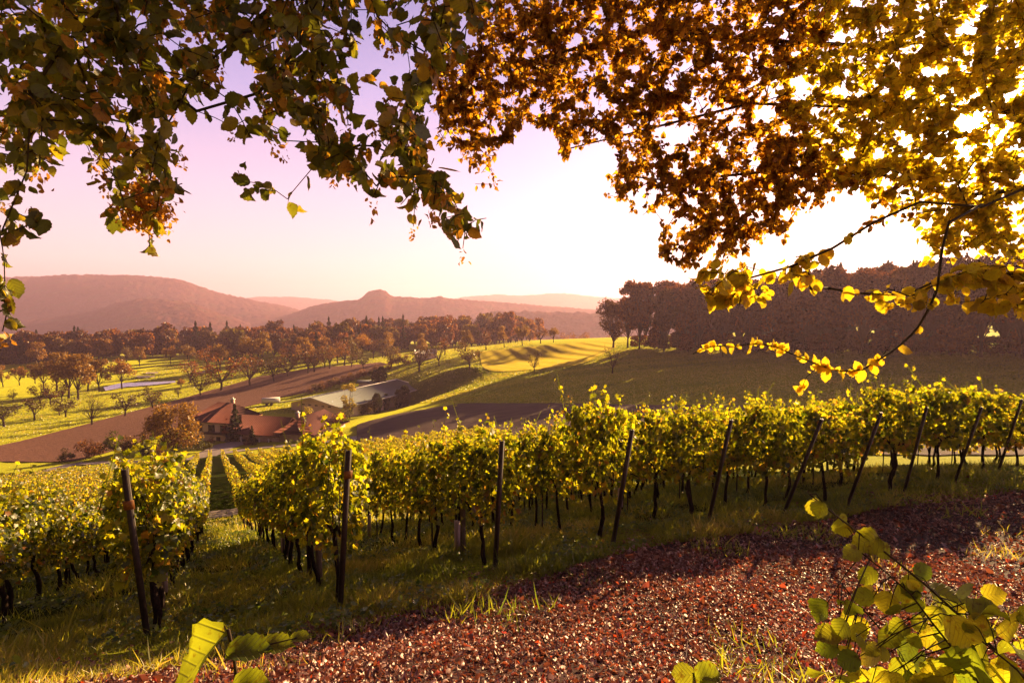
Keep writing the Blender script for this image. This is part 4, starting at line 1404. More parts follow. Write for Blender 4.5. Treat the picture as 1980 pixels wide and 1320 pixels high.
rs = np.random.default_rng(5)
ang_row = math.atan2(RD[1], RD[0])
nv = 0
for p, nm, (j0, j1), pi_ in rows:
    for j in range(j0, j1):
        t = 0.45 + 1.12 * j + rs.normal() * 0.05
        q = p + RD * t
        z = tz(*q)
        u, v = proj((q[0], q[1], z + 1.2))
        if nv >= 300 or u < -140 or u > 2080 or v > 1500:
            continue
        o = empty('grapevine', (q[0], q[1], z), ang_row + (math.pi if rs.random() < .5 else 0) + rs.normal() * 0.05)
        sz = rs.uniform(0.97, 1.11) * (1.0 if j else 1.05)
        if pi_ is None and p[0] < 0:
            sz *= 0.84
        o.scale = (1.0, 1.0 if j else 1.1, sz)
        tag(o, f'{ORD[j]} grapevine from the path in {nm}', 'grapevine', 'grapevines of the upper vineyard')
        far = math.hypot(*q) > 17
        mobj('foliage', (MID_F[nv % 6] if far else NEAR_F[nv % 8]), o)
        mobj('trunk', TR[nv % 8], o)
        if rs.random() < 0.10 and not far:
            g = mobj('trunk_guard', GUARD, o); g.location = (0.02, 0.0, rs.uniform(0, .25))
        if j % 4 == 2:
            s_ = mobj('stake', STAKE, o, (0.3, 0, 0))
        if j in (1,) and pi_ in (1, 2, 0):
            s_ = mobj('stake', WSTAKE, o, (-0.25, 0.0, 0))
        nv += 1
print('vines', nv)

# end posts leaning away from the rows, with tin plates
for i, p in enumerate(posts):
    o = empty('end_post', (p[0], p[1], p[2] - 0.03), 0)
    lab = (f'dark leaning end post, {ORD[i]} from the left along the path' if 0 < i < 9 else
           ('dark leaning end post furthest left with a tin plate near its top' if i == 0 else 'dark leaning end post furthest right beside the path'))
    tag(o, lab, 'post', 'end posts of the vine rows')
    lean = 0.50 if i > 0 else 0.30
    tpx = [(240, 903), (675, 866), (972, 849), (1224, 828), (1416, 809), (1591, 808), (1706, 795), (1794, 785), (1900, 785), (1978, 770)][i]
    top = at(*tpx, p[1] - 0.5) - p
    mb = MB()
    w = 0.055 if i < 4 else 0.05
    # C-section steel post: web and two flanges
    d = norm(top)
    sidev = np.array([RP[0], RP[1], 0]); fw = norm(np.cross(d, sidev))
    base_ = -d * 0.4

    def slab(mb, c0, c1, a, b, ha, hb):
        V = []
        for c in (c0, c1):
            for sa, sb in ((-1, -1), (1, -1), (1, 1), (-1, 1)):
                V.append(c + a * ha * sa + b * hb * sb)
        mb.add(V, [(0, 3, 2, 1), (4, 5, 6, 7), (0, 1, 5, 4), (1, 2, 6, 5), (2, 3, 7, 6), (3, 0, 4, 7)])
    slab(mb, base_, top, sidev, fw, w / 2, 0.006)
    slab(mb, base_ + sidev * w / 2 + fw * .02, top + sidev * w / 2 + fw * .02, sidev, fw, 0.005, 0.024)
    slab(mb, base_ - sidev * w / 2 + fw * .02, top - sidev * w / 2 + fw * .02, sidev, fw, 0.005, 0.024)
    mb.build('post', M['postmetal'], o)
    if i in (0, 1):
        mb = MB()
        c = top * (0.82 if i == 0 else 0.86)
        slab(mb, c - d * 0.055 - fw * .014, c + d * 0.055 - fw * .014, sidev, fw, 0.052, 0.004)
        mb.build('number_plate', M['plate'], o)
    mb = MB()
    for hz in (0.95, 1.35, 1.75):
        a = top * (hz / 1.93)
        b = np.array([RD[0] * 6, RD[1] * 6, hz - 0.318 * 6])
        mb.tube([a, b], 0.0022, 3)
    mb.build('trellis_wire', M['wire'], o)

# lower vineyard: clipped rows seen whole
c0_ = float(posts[1][:2] @ RP)


def hedge_row(k, t0, t1, name_lab):
    rs_ = np.random.default_rng(1000 + k * 7 + int(t0))
    c = c0_ + 2.12 * k
    L = t1 - t0
    n = int(L * 95)
    t = rs_.uniform(t0, t1, n)
    s_ = rs_.choice([-1, 1], n)
    z = 0.45 + 1.0 * rs_.random(n) ** 0.8
    y = s_ * 0.21 * (0.6 + 0.5 * rs_.random(n)) * (1 + 0.2 * np.sin(t * 3))
    XY = c * RP[None] + t[:, None] * RD[None] + y[:, None] * RP[None]
    Z = terrain(XY[:, 0], XY[:, 1]) + z * (1 + 0.08 * np.sin(t * 2.2 + k))
    org = c * RP + t0 * RD
    oz = tz(*org)
    P = np.c_[XY - org, Z - oz]
    nr = np.c_[s_[:, None] * RP[None], np.full(n, .5)] + rs_.normal(size=(n, 3)) * .6
    V, F, r_ = leaves(P, norm(rs_.normal(size=(n, 3)) + [0, 0, -.5]), norm(nr), 0.17 * rs_.uniform(0.6, 1.3, n), T_QUAD, rnd=np.clip(rs_.normal(.62, .22, n), 0, 1))
    o = empty('vine_row', (*org, oz), 0)
    tag(o, name_lab, 'vine row', 'clipped vine rows of the lower vineyard')
    mobj('foliage', np_mesh('foliage', V, F, M['vine'], r_), o)
    mb = MB()
    for tt in np.arange(t0 + .5, t1, 2.4):
        q = c * RP + tt * RD
        zz = tz(*q) - oz
        a = q - org
        mb.tube([(a[0], a[1], zz - .1), (a[0] + .03, a[1], zz + .8)], .035, 4)
    mobj('trunks', mb.mesh('trunks', M['vinebark']), o)['kind'] = 'stuff'


cand = []
for tier, (ta, tb) in enumerate(((42, 76), (80, 124))):
    for k in range(-36, 30):
        c = c0_ + 2.12 * k
        mid_ = c * RP + (ta + tb) / 2 * RD
        e = c * RP + tb * RD
        u1 = proj((*mid_, tz(*mid_)))[0]; u2 = proj((*e, tz(*e)))[0]
        if max(u1, u2) < -60 or min(u1, u2) > 820 or mid_[1] < 12:
            continue
        te = min(tb, float(np.interp(2.12 * k, [0, 22, 62], [124, 108, 76])))
        if te - ta > 8:
            cand.append((u2, tier, k, ta, te))
for tier in (0, 1):
    cc = sorted([x for x in cand if x[1] == tier])
    for i, (u, _, k, ta, tb) in enumerate(cc):
        tn = 'upper tier' if tier == 0 else 'lower tier by the road'
        nm = f'golden vine row in the {tn}, {ORD[min(i, 27)]} from the left'
        if i > 27:
            nm = f'golden vine row in the {tn}, {ORD[len(cc) - 1 - i]} from the right'
        hedge_row(k, ta, tb, nm)
print('lower rows', len(cand))

# ------------------------------------------------------------------ foreground ground cover
rs = np.random.default_rng(17)


def scatter(n, x0, x1, y0, y1):
    return rs.uniform(x0, x1, n), rs.uniform(y0, y1, n)


# grass blades: denser near the camera
def grass_patch(n, region, hgt, wid, tuft=0.0):
    x, y = scatter(n, *region)
    s_ = path_side(x, y)
    den = 0.5 + 0.5 * vnoise(x * 1.4, y * 1.4, 5)
    if tuft:
        den = (vnoise(x * 1.9, y * 1.9, 31) > tuft) * 0.9
    keep = ((s_ < -0.05) | (rs.random(n) < 0.10 * (vnoise(x * .9, y * .9, 9) > 0.68))) & (rs.random(n) < den)
    u = 990 + FPX * x / np.maximum(y, .5)
    keep &= (u > -120) & (u < 2100)
    x, y = x[keep], y[keep]
    m_ = len(x)
    z = terrain(x, y)
    sc_ = 0.35 + 1.5 * vnoise(x * 1.7, y * 1.7, 11) ** 1.5
    P = np.c_[x, y, z]
    tip = np.c_[rs.normal(size=m_) * .5, rs.normal(size=m_) * .5, np.full(m_, 1.0)]
    nr = norm(np.c_[rs.normal(size=m_), rs.normal(size=m_), np.zeros(m_)])
    t = (np.array([(0, -.5, 0), (0, .5, 0), (.55, .38, .10), (.55, -.38, .10), (1, 0, .42)], float), [(0, 1, 2, 3), (3, 2, 4)])
    tv = t[0].copy(); tv[:, 1] *= wid / hgt
    return leaves(P, tip, nr, hgt * sc_ * rs.uniform(.5, 1.3, m_), (tv, t[1]), curl=rs.uniform(-1.5, 1.5, m_), rnd=np.clip(0.55 * rs.random(m_) + 0.75 * vnoise(x * .8, y * .8, 13) - .1, 0, 1))


V, F, r_ = merge([grass_patch(120000, (-9, 24, 4.5, 19), 0.27, 0.012, 0.72), grass_patch(230000, (-7, 8, 4.0, 12), 0.14, 0.008), grass_patch(130000, (0, 24, 8, 20), 0.17, 0.012), grass_patch(110000, (-22, 8, 10, 38), 0.19, 0.02)])
tag(mobj('grass', np_mesh('grass', V, F, M['grass'], r_)), 'grass and low herbs growing between the vine rows and along the path', 'grass', kind='stuff')

# rough grass of the meadows in the valley
def meadow(n, x0, x1, y0, y1, h, w, dens=0.35):
    x, y = scatter(n, x0, x1, y0, y1)
    z = terrain(x, y)
    f = x * CF[0] + y * CF[1] + z * CF[2]
    u = 990 + FPX * x / f
    v = 660 - FPX * (y * CU[1] + z * CU[2]) / f
    top_ = np.interp(u, [-60, 0, 200, 400, 500, 600, 735], [880, 862, 812, 757, 729, 713, 701])
    bot_ = np.interp(u, [-60, 0, 140, 290, 420, 540, 620, 700, 750], [905, 893, 893, 850, 800, 770, 752, 728, 705])
    k_ = (u > -60) & (u < 2040) & (v < 900) & ~((u < 750) & (v > top_ - 1) & (v < bot_ + 1)) & ~((u > 680) & (v > 779)) & ~((u < 690) & (v > bot_ + 1) & (v > 800))
    k_ &= ~((u > 190) & (u < 345) & (v > 735) & (v < 760))
    k_ &= rs.random(n) < dens + 0.9 * vnoise(x * .12, y * .35, 61)
    x, y, z = x[k_], y[k_], z[k_]
    m_ = len(x)
    P = np.c_[x, y, z - .02]
    return leaves(P, np.c_[rs.normal(size=(m_, 2)) * .5, np.ones(m_)], norm(np.c_[rs.normal(size=(m_, 2)), rs.normal(size=m_) * .4]), h * rs.uniform(.5, 1.5, m_),
                  (T_QUAD[0] * np.array([1, w / h, 1]), T_QUAD[1]), rnd=np.clip(.5 * rs.random(m_) + .6 * vnoise(x * .05, y * .16, 63) - .05, 0, 1))


V, F, r_ = merge([meadow(170000, -30, 130, 70, 240, 0.20, 0.30), meadow(150000, -190, 10, 110, 340, 0.18, 0.35)])
tag(mobj('meadow_grass', np_mesh('meadow_grass', V, F, M['grass'], r_)), 'rough grass covering the meadows and orchard floor in the valley', 'grass', kind='stuff')

# broad leaved weeds
x, y = scatter(30000, -14, 22, 4.2, 26)
keep = (path_side(x, y) < -0.12) & (vnoise(x * 1.1, y * 1.1, 21) > 0.52)
u = 990 + FPX * x / np.maximum(y, .5)
keep &= (u > -100) & (u < 2100)
x, y = x[keep], y[keep]
parts = []
kk = 5
xx = np.repeat(x, kk) + rs.normal(size=len(x) * kk) * .05
yy = np.repeat(y, kk) + rs.normal(size=len(x) * kk) * .05
n = len(xx)
P = np.c_[xx, yy, terrain(xx, yy) + rs.uniform(0.02, .16, n)]
tip = np.c_[rs.normal(size=(n, 2)), rs.uniform(-.3, .7, n)]
V, F, r_ = leaves(P, tip, norm(np.c_[rs.normal(size=(n, 2)) * .6, np.ones(n)]), rs.uniform(.03, .10, n), T_SIMPLE, rnd=rs.random(n))
tag(mobj('ground_cover', np_mesh('ground_cover', V, F, M['weed'], r_)), 'leafy weeds spreading under the vines', 'weeds', kind='stuff')


# fallen leaves
def litter(n, region, size, spill):
    x, y = scatter(n, *region)
    s_ = path_side(x, y)
    keep = (s_ > 0) | (rs.random(n) < spill * np.exp(s_ / 0.7))
    u = 990 + FPX * x / np.maximum(y, .5)
    keep &= (u > -60) & (u < 2060)
    keep &= ~((vnoise(x * .9, y * .9, 9) > 0.74) & (rs.random(n) < 0.5))
    keep &= rs.random(n) < 0.35 + 1.1 * vnoise(x * .55 + 3, y * 1.6, 51)
    x, y = x[keep], y[keep]
    m_ = len(x)
    P = np.c_[x, y, terrain(x, y) + rs.uniform(0.004, 0.035, m_)]
    tip = np.c_[rs.normal(size=(m_, 2)), rs.normal(size=m_) * .28]
    nr = norm(np.c_[rs.normal(size=(m_, 2)) * .75, np.ones(m_)])
    return leaves(P, tip, nr, size * np.exp(rs.normal(0, .33, m_)), T_SIMPLE, curl=rs.uniform(-3.5, 4.5, m_), rnd=np.clip(rs.beta(2, 2.2, m_) * .9 + .35 * (vnoise(x * 1.3, y * 1.3, 41) - .5) + (rs.random(m_) > .975) * .9, 0, 1))


V, F, r_ = merge([litter(130000, (-6, 7, 3.4, 9), 0.040, 0.9), litter(95000, (1, 20, 7, 17), 0.050, 0.8)])
xt, yt = scatter(900, -4, 14, 3.6, 13)
kt = path_side(xt, yt) > -0.4
xt, yt = xt[kt], yt[kt]
nt_ = len(xt)
tt = np.c_[rs.normal(size=(nt_, 2)), rs.normal(size=nt_) * .1]
tws = leaves(np.c_[xt, yt, terrain(xt, yt) + .03], tt, norm(np.c_[rs.normal(size=(nt_, 2)) * .3, np.ones(nt_)]), rs.uniform(.06, .3, nt_), (T_STEM[0] * np.array([1, 2.2, 1]), T_STEM[1]), curl=np.zeros(nt_), rnd=np.full(nt_, .12))
V, F, r_ = merge([(V, F, r_), tws])
tag(mobj('fallen_leaves', np_mesh('fallen_leaves', V, F, M['litter'], r_)), 'reddish brown fallen leaves covering the path', 'leaves', kind='stuff')

# ------------------------------------------------------------------ overhanging trees
GRID = [  # 40 px cells, 0-720 px down; upper case = dense, lower case = sparse; a olive, b rust, g gold, d big gold leaves
    "AAAAAAAAAAAAAAAAAaAAAAAABBBBBBBBBBBBBBBBGGGGGGGGG",
    "AAAAAAAAAAAAAAAAA.aAAAABBBBBBBBBBBBBBBBBGGGGGGGGGG",
    "AAAAAAAAAAAaAAAAA..aAABBBBBBBBBBBBBBBBBGGGGGGGGGGG",
    "AAAAAAAAAAa.AAAAAa.aABBBBBBBBBBBBBBBBBGGGGGGGGGGGG",
    "AAAAAAAAAA..aAAAAaaAABBBBBBBBBBBBBBBbbGGGGGGGGGGGG",
    "AAAAAAAAa..aAAAAa.aaABBBBBBBBBBBBb...bBGGGGGGGggGG",
    "AAAAAAaaa..aAAaaAaAAABBBb..BBBbb.bBBBBBGGGGGGGg.GG",
    "AAAaaAAAa.....aAAaAAa.Bb...b..bBBBBBBBBBGGGGGGGgGG",
    "a....aAAa......aAaAAAa.b.....bBBBBBBBBBBBGGGGGGGG.",
    "a....aAAa........aaAAA.......b.bBBBBBBBBb.GGggGG.G",
    "a....aaa...........aaAa.......b..bBBBBbb..bggGGGG.",
    "......................a.........BBBBBb......gGGGGg",
    "................................bBBb........gg.ggG",
    ".................................dDDd.dd......dDDD",
    "..................................DDd.......dd.ddD",
    ".................................................d",
]


class Skeleton:
    def __init__(s, root_pts):
        s.P = [np.array(p, float) for p in root_pts[0]]
        s.par = [-1] + list(range(len(s.P) - 1))
        for pl in root_pts[1:]:
            a = len(s.P)
            d = [np.linalg.norm(q - np.array(pl[0])) for q in s.P]
            s.par.append(int(np.argmin(d)))
            s.P.append(np.array(pl[0], float))
            for q in pl[1:]:
                s.par.append(len(s.P) - 1)
                s.P.append(np.array(q, float))

    def attach(s, pts, seg=0.12, bias=None):
        """connect every point to the nearest node, adding in-between nodes; returns node index of each tip"""
        rs_ = np.random.default_rng(3)
        arr = np.zeros((len(s.P) + len(pts) * 60, 3))
        cnt = len(s.P)
        arr[:cnt] = np.array(s.P)
        pts = np.array(pts)
        d0 = np.array([np.min(np.linalg.norm(arr[:cnt] - p, axis=1)) for p in pts])
        tips = {}
        for i in np.argsort(d0):
            p = pts[i]
            d = np.linalg.norm(arr[:cnt] - p, axis=1)
            j = int(np.argmin(d))
            L = d[j]
            k = max(1, int(L / seg))
            a = arr[j].copy()
            sag = np.array([0, 0, 0.10 * L])
            prev = j
            wig = rs_.normal(size=3) * 0.06 * L
            for m_ in range(1, k + 1):
                f = m_ / k
                q = a * (1 - f) + p * f + (sag + wig) * math.sin(math.pi * f)
                if cnt >= len(arr):
                    arr = np.vstack([arr, np.zeros((5000, 3))])
                arr[cnt] = q
                s.P.append(q); s.par.append(prev)
                prev = cnt
                cnt += 1
            tips[i] = prev
        return [tips[i] for i in range(len(pts))]

    def radii(s, r_tip, expo=2.3):
        n = len(s.P)
        w = np.zeros(n)
        child = np.zeros(n, int)
        for i in range(n - 1, -1, -1):
            if w[i] == 0:
                w[i] = 1
            if s.par[i] >= 0:
                w[s.par[i]] += w[i] if True else 0
        # weights count nodes downstream: convert to pipe radius
        return r_tip * (w ** (1 / expo)) ** 0.82

    def mesh(s, r_tip, mat, rmax, name='branches', rmin=0.0012):
        R = np.clip(s.radii(r_tip), rmin, rmax)
        P = np.array(s.P)
        par = np.array(s.par)
        idx = np.where(par >= 0)[0]
        A = P[par[idx]]; B = P[idx]
        rb = R[idx]; ra = np.minimum(R[par[idx]], rb * 1.25)
        d = norm(B - A)
        ref = np.where(np.abs(d[:, 2:3]) < 0.9, np.array([[0, 0, 1.0]]), np.array([[1.0, 0, 0]]))
        u = norm(np.cross(d, ref)); v = np.cross(d, u)
        k = 5
        th = np.arange(k) * 2 * math.pi / k
        ring = np.cos(th)[None, :, None] * u[:, None] + np.sin(th)[None, :, None] * v[:, None]
        Va = A[:, None] + ring * ra[:, None, None]
        Vb = B[:, None] + d[:, None] * (rb * .5)[:, None, None] + ring * rb[:, None, None]
        V = np.concatenate([Va, Vb], 1).reshape(-1, 3)
        base_ = (np.arange(len(idx)) * 2 * k)[:, None, None]
        q = np.array([[j, (j + 1) % k, k + (j + 1) % k, k + j] for j in range(k)])[None]
        return np_mesh(name, V, (base_ + q).reshape(-1, 4), mat, smooth=True)


def canopy_points(kinds, spec, seed):
    """spec: letter -> (clusters per dense cell, depth min, depth max)"""
    rs_ = np.random.default_rng(seed)
    pts = []
    rows_ = [GRID[0]] * 3 + GRID
    for r_i, row in enumerate(rows_):
        y0 = (r_i - 3) * 40
        ext = row[0] * 2 + row + row[-1] * 2
        for c_i, ch in enumerate(ext):
            if ch.lower() not in kinds or ch == '.':
                continue
            x0 = (c_i - 2) * 40
            n_, d0, d1 = spec[ch.lower()]
            if ch.islower():
                n_ *= 0.38
            if y0 < 0:
                n_ *= 0.7
            if x0 < 0 or x0 >= 1980:
                n_ *= .6
            n_ = int(n_) + (rs_.random() < n_ - int(n_))
            for _ in range(n_):
                px, py = x0 + rs_.uniform(-3, 43), y0 + rs_.uniform(-6, 40)
                if math.hypot(px - 1880, py - 252) < 34:
                    continue
                D = rs_.uniform(d0, d1)
                pts.append(at(px, py, D))
    return np.array(pts)


def hang_leaves(sk, tips, per, size, tmpl, spread, droop, seed, jitter=0.5, face=None):
    rs_ = np.random.default_rng(seed)
    P, T, N = [], [], []
    for tno in tips:
        chain = [tno]
        j = tno
        while len(chain) < 5 and sk.par[j] >= 0:
            j = sk.par[j]
            chain.append(j)
        pt = np.array([sk.P[c] for c in chain])
        m_ = per if isinstance(per, int) else rs_.integers(per[0], per[1])
        for q in range(m_):
            f = rs_.random() * min(len(pt) - 1, spread)
            i0 = int(f)
            a = pt[i0] * (1 - (f - i0)) + pt[min(i0 + 1, len(pt) - 1)] * (f - i0)
            P.append(a + rs_.normal(size=3) * size * 0.25)
            dr = norm(pt[0] - pt[-1]) if len(pt) > 1 else np.array([0, 0, -1.0])
            T.append(norm(dr * 0.5 + rs_.normal(size=3) * jitter + np.array([0, 0, -droop])))
            nn_ = rs_.normal(size=3)
            if face is not None:
                nn_ = nn_ + np.array(face)
            N.append(nn_)
    P, T, N = np.array(P), np.array(T), norm(np.array(N))
    n = len(P)
    return leaves(P, T, N, size * rs_.uniform(0.55, 1.25, n), tmpl, curl=rs_.uniform(-0.6, 1.8, n), rnd=rs_.random(n))


# tree 1: hornbeam whose limb hangs over the camera from behind (upper left of the picture)
gA = (-1.2, -3.2, tz(-1.2, -3.2))
limbA = [[(-1.2, -3.2, gA[2] - .3), (-1.15, -3.15, -0.2), (-1.1, -3.0, 1.6), (-1.05, -2.2, 2.8), (-1.1, -0.4, 3.0), (-1.15, 1.2, 2.5),
          tuple(at(560, -60, 2.75)), tuple(at(540, 0, 2.8)), tuple(at(470, 60, 2.8)), tuple(at(410, 115, 2.8)), tuple(at(375, 150, 2.8)), tuple(at(330, 230, 2.75)), tuple(at(318, 250, 2.75))],
         [tuple(at(560, -60, 2.75)), tuple(at(300, -60, 2.6)), tuple(at(220, 0, 2.5)), tuple(at(120, 90, 2.5)), tuple(at(60, 180, 2.4)), tuple(at(52, 330, 2.4)), tuple(at(0, 455, 2.3))],
         [tuple(at(560, -60, 2.75)), tuple(at(760, -80, 2.9)), tuple(at(900, 0, 3.0)), tuple(at(850, 60, 3.0)), tuple(at(800, 230, 3.1)), tuple(at(812, 320, 3.1)), tuple(at(870, 370, 3.1)), tuple(at(900, 440, 3.1))],
         [tuple(at(600, -40, 2.9)), tuple(at(580, 90, 2.9)), tuple(at(500, 180, 2.9)), tuple(at(380, 215, 2.9))],
         [tuple(at(640, -40, 3.0)), tuple(at(600, 120, 3.0)), tuple(at(615, 230, 3.0)), tuple(at(625, 300, 3.0)), tuple(at(562, 375, 3.0))]]
skA = Skeleton(limbA)
ptsA = canopy_points('a', {'a': (2.7, 2.1, 3.5)}, 31)
sprA = [at(460, 330, 2.9), at(468, 350, 2.9), at(215, 400, 2.7), at(290, 480, 2.7), at(303, 490, 2.7), at(940, 422, 3.1), at(920, 425, 3.1), at(895, 480, 3.1), at(556, 385, 3.0),
        at(8, 575, 2.2), at(12, 610, 2.2), at(5, 640, 2.2), at(60, 400, 2.4), at(70, 430, 2.4), at(30, 410, 2.4)]
tipsA = skA.attach(np.vstack([ptsA, np.array(sprA)]), 0.07)
treeA = empty('hornbeam', gA, 0)
tag(treeA, 'hornbeam with olive green leaves hanging into the upper left', 'tree')


def rel(me, o):
    ob = mobj(me.name, me, o)
    ob.location = (-o.location[0], -o.location[1], -o.location[2])
    return ob


_ = rel(skA.mesh(0.0022, M['twig'], 0.11, 'branches'), treeA)
V, F, r_ = hang_leaves(skA, tipsA, (5, 9), 0.073, T_SERR, 3, 0.45, 41, face=(-0.5, -0.6, 0.0))
rel(np_mesh('leaves', V, F, M['canopy_olive'], r_), treeA)
# orange clusters of winged seeds hanging among the leaves
rs_ = np.random.default_rng(8)
sel = rs_.choice(len(tipsA), int(len(tipsA) * 0.42), replace=False)
P, T = [], []
for s_ in sel:
    p = skA.P[tipsA[s_]]
    L = rs_.uniform(0.05, 0.10)
    for q in range(rs_.integers(8, 16)):
        P.append(p + np.array([rs_.normal() * .014, rs_.normal() * .014, -rs_.random() * L]))
        T.append(norm(rs_.normal(size=3) * .7 + np.array([0, 0, -.8])))
for c, n_ in (((270, 395), 60), ((255, 415), 40), ((300, 400), 50), ((280, 370), 50), ((295, 430), 30), ((915, 0), 0)):
    for q in range(n_ * 5):
        P.append(at(c[0] + rs_.normal() * 17, c[1] + rs_.normal() * 15, 2.75 + rs_.normal() * .06)); T.append(norm(rs_.normal(size=3) + np.array([0, 0, -.8])))
P, T = np.array(P), np.array(T)
V, F, r_ = leaves(P, T, rand_dirs(len(P)), 0.024 * rs_.uniform(.6, 1.4, len(P)), T_SIMPLE)
rel(np_mesh('seed_clusters', V, F, M['nutlet'], r_), treeA)

# tree 2: beech/hornbeam standing right of the frame, limbs reaching left
gB = (9.6, 5.2, tz(9.6, 5.2))
limbB = [[(9.6, 5.2, gB[2] - .4), (9.6, 5.2, -1.2), (9.5, 5.3, 1.2), (9.2, 5.5, 2.6), (7.5, 5.8, 3.0), tuple(at(1990, 60, 5.8)), tuple(at(1700, 90, 5.8)), tuple(at(1500, 80, 5.6)), tuple(at(1250, 60, 5.5)), tuple(at(1050, 110, 5.4)), tuple(at(900, 160, 5.3))],
         [(9.5, 5.3, 1.2), (8.0, 5.4, 1.7), tuple(at(2010, 360, 5.2)), tuple(at(1850, 380, 5.1)), tuple(at(1680, 330, 5.2)), tuple(at(1500, 330, 5.2)), tuple(at(1300, 350, 5.2)), tuple(at(1210, 340, 5.2))],
         [(9.5, 5.4, 2.0), (8.0, 5.6, 2.3), tuple(at(1990, 200, 5.6)), tuple(at(1750, 210, 5.6)), tuple(at(1450, 200, 5.5)), tuple(at(1250, 250, 5.4)), tuple(at(1090, 290, 5.4))],
         [(8.0, 5.4, 1.7), (5.2, 4.6, 0.95), tuple(at(1980, 365, 3.9)), tuple(at(1900, 400, 3.7)), tuple(at(1780, 390, 3.6)), tuple(at(1690, 430, 3.5)), tuple(at(1610, 480, 3.4)), tuple(at(1530, 515, 3.3)), tuple(at(1440, 540, 3.3))]]
skB = Skeleton(limbB)
ptsB = canopy_points('b', {'b': (10, 4.3, 6.3)}, 32)
ptsG = canopy_points('g', {'g': (8, 4.2, 5.8)}, 33)
ptsD = canopy_points('d', {'d': (6.0, 3.0, 3.7)}, 34)
tipsB_all = skB.attach(np.vstack([ptsB, ptsG, ptsD]), 0.12)
tb = tipsB_all[:len(ptsB)]; tg = tipsB_all[len(ptsB):len(ptsB) + len(ptsG)]; td = tipsB_all[len(ptsB) + len(ptsG):]
treeB = empty('beech', gB, 0)
tag(treeB, 'autumn beech with rusty and golden leaves reaching in from the right around the sun', 'tree')
rel(skB.mesh(0.0024, M['twig'], 0.17, 'branches'), treeB)
V, F, r_ = hang_leaves(skB, tb, (15, 24), 0.056, T_OVATE, 3, 0.45, 42, face=(-0.8, -1.0, 0.3))
rel(np_mesh('rusty_leaves', V, F, M['canopy_rust'], r_), treeB)
V, F, r_ = merge([hang_leaves(skB, tg, (11, 18), 0.066, T_OVATE, 3, 0.35, 43, face=(-0.8, -1.0, 0.3)), hang_leaves(skB, td, (4, 8), 0.078, T_SERR, 3, 0.6, 44, face=(-0.8, -1.0, 0.3))])
rel(np_mesh('golden_leaves', V, F, M['canopy_gold'], r_), treeB)

# long bare twig with a few yellow leaves at the lower right, part of the beech
tw = [at(1835, 430, 3.4), at(1822, 480, 3.3), at(1812, 560, 3.2), at(1795, 600, 3.15), at(1770, 640, 3.1), at(1735, 672, 3.05), at(1700, 695, 3.0), at(1665, 716, 3.0), at(1620, 718, 3.0), at(1585, 706, 3.0),
      at(1545, 690, 3.0), at(1505, 672, 3.0), at(1470, 664, 3.0), at(1430, 668, 3.0), at(1390, 668, 3.0), at(1365, 672, 3.0), at(1340, 684, 3.0)]
mb = MB()
twp = resample(np.array(tw), 40)
mb.tube(np.vstack([[at(1900, 395, 3.6)], twp]), np.linspace(0.008, 0.0028, 41), 6)
mb.tube([at(1812, 545, 3.2), at(1850, 585, 3.3), at(1900, 580, 3.4), at(1985, 600, 3.5)], 0.0022, 5)
mb.tube([at(1806, 575, 3.2), at(1770, 590, 3.15), at(1740, 585, 3.1), at(1715, 597, 3.1)], [.002, .002, .0015, .001], 5)
mb.tube([at(1585, 706, 3.0), at(1560, 728, 2.98), at(1550, 750, 2.98)], 0.0016, 5)
mb.tube([at(1700, 695, 3.0), at(1720, 670, 3.0), at(1722, 662, 3.0)], 0.0016, 5)
mb.tube([at(1395, 668, 3.0), at(1398, 690, 3.0)], 0.0016, 5)
rel(mb.mesh('long_twig', M['twig'], smooth=True), treeB)
LT = [(1600, 700, .075, 200), (1597, 706, .085, 260), (1620, 715, .08, 310), (1605, 690, .06, 90), (1650, 712, .06, 20), (1670, 722, .075, 250), (1690, 715, .07, 300), (1700, 690, .06, 200), (1738, 672, .085, -20),
      (1690, 682, .07, 190), (1660, 700, .06, 120), (1565, 692, .05, 170), (1510, 680, .05, 230), (1495, 672, .07, 200), (1518, 668, .045, 60), (1450, 670, .055, 260), (1460, 662, .04, 80), (1415, 672, .05, 270), (1398, 690, .05, 290),
      (1362, 673, .05, 200), (1540, 680, .05, 20), (1574, 700, .045, 90), (1840, 575, .07, 210), (1870, 575, .085, 250), (1880, 590, .08, 300), (1900, 580, .08, 200), (1940, 590, .07, 260), (1960, 600, .07, 280),
      (1790, 580, .07, 200), (1770, 575, .075, 80), (1745, 590, .05, 150), (1765, 610, .05, 280), (1800, 555, .05, 130), (1720, 600, .05, 230), (1560, 735, .06, 260), (1550, 750, .05, 240)]
for i in range(150):
    k_ = RNG.integers(0, len(LT))
    a_ = LT[k_]
    LT.append((a_[0] + RNG.normal() * 9, a_[1] + RNG.normal() * 9, RNG.uniform(.018, .05), RNG.uniform(0, 360)))
P = np.array([at(a, b, 3.0 + (a - 1600) * 0.0012 * (a > 1700)) for a, b, _, _ in LT])
tw_all = np.vstack([resample(np.array(tw), 120)] + [resample(np.array(q), 30) for q in (
    [at(1812, 545, 3.2), at(1850, 585, 3.3), at(1900, 580, 3.4), at(1985, 600, 3.5)], [at(1806, 575, 3.2), at(1770, 590, 3.15), at(1740, 585, 3.1), at(1715, 597, 3.1)],
    [at(1585, 706, 3.0), at(1560, 728, 2.98), at(1550, 750, 2.98)])])
P = np.array([tw_all[np.argmin(np.linalg.norm(tw_all[:, [0, 2]] / tw_all[:, 1:2] - q[[0, 2]] / q[1], axis=1))] for q in P])
T = np.array([(math.cos(math.radians(d)), RNG.normal() * .3, math.sin(math.radians(d))) for _, _, _, d in LT])
Nn = np.array([(RNG.normal() * .8, -1, RNG.normal() * .8) for _ in LT])
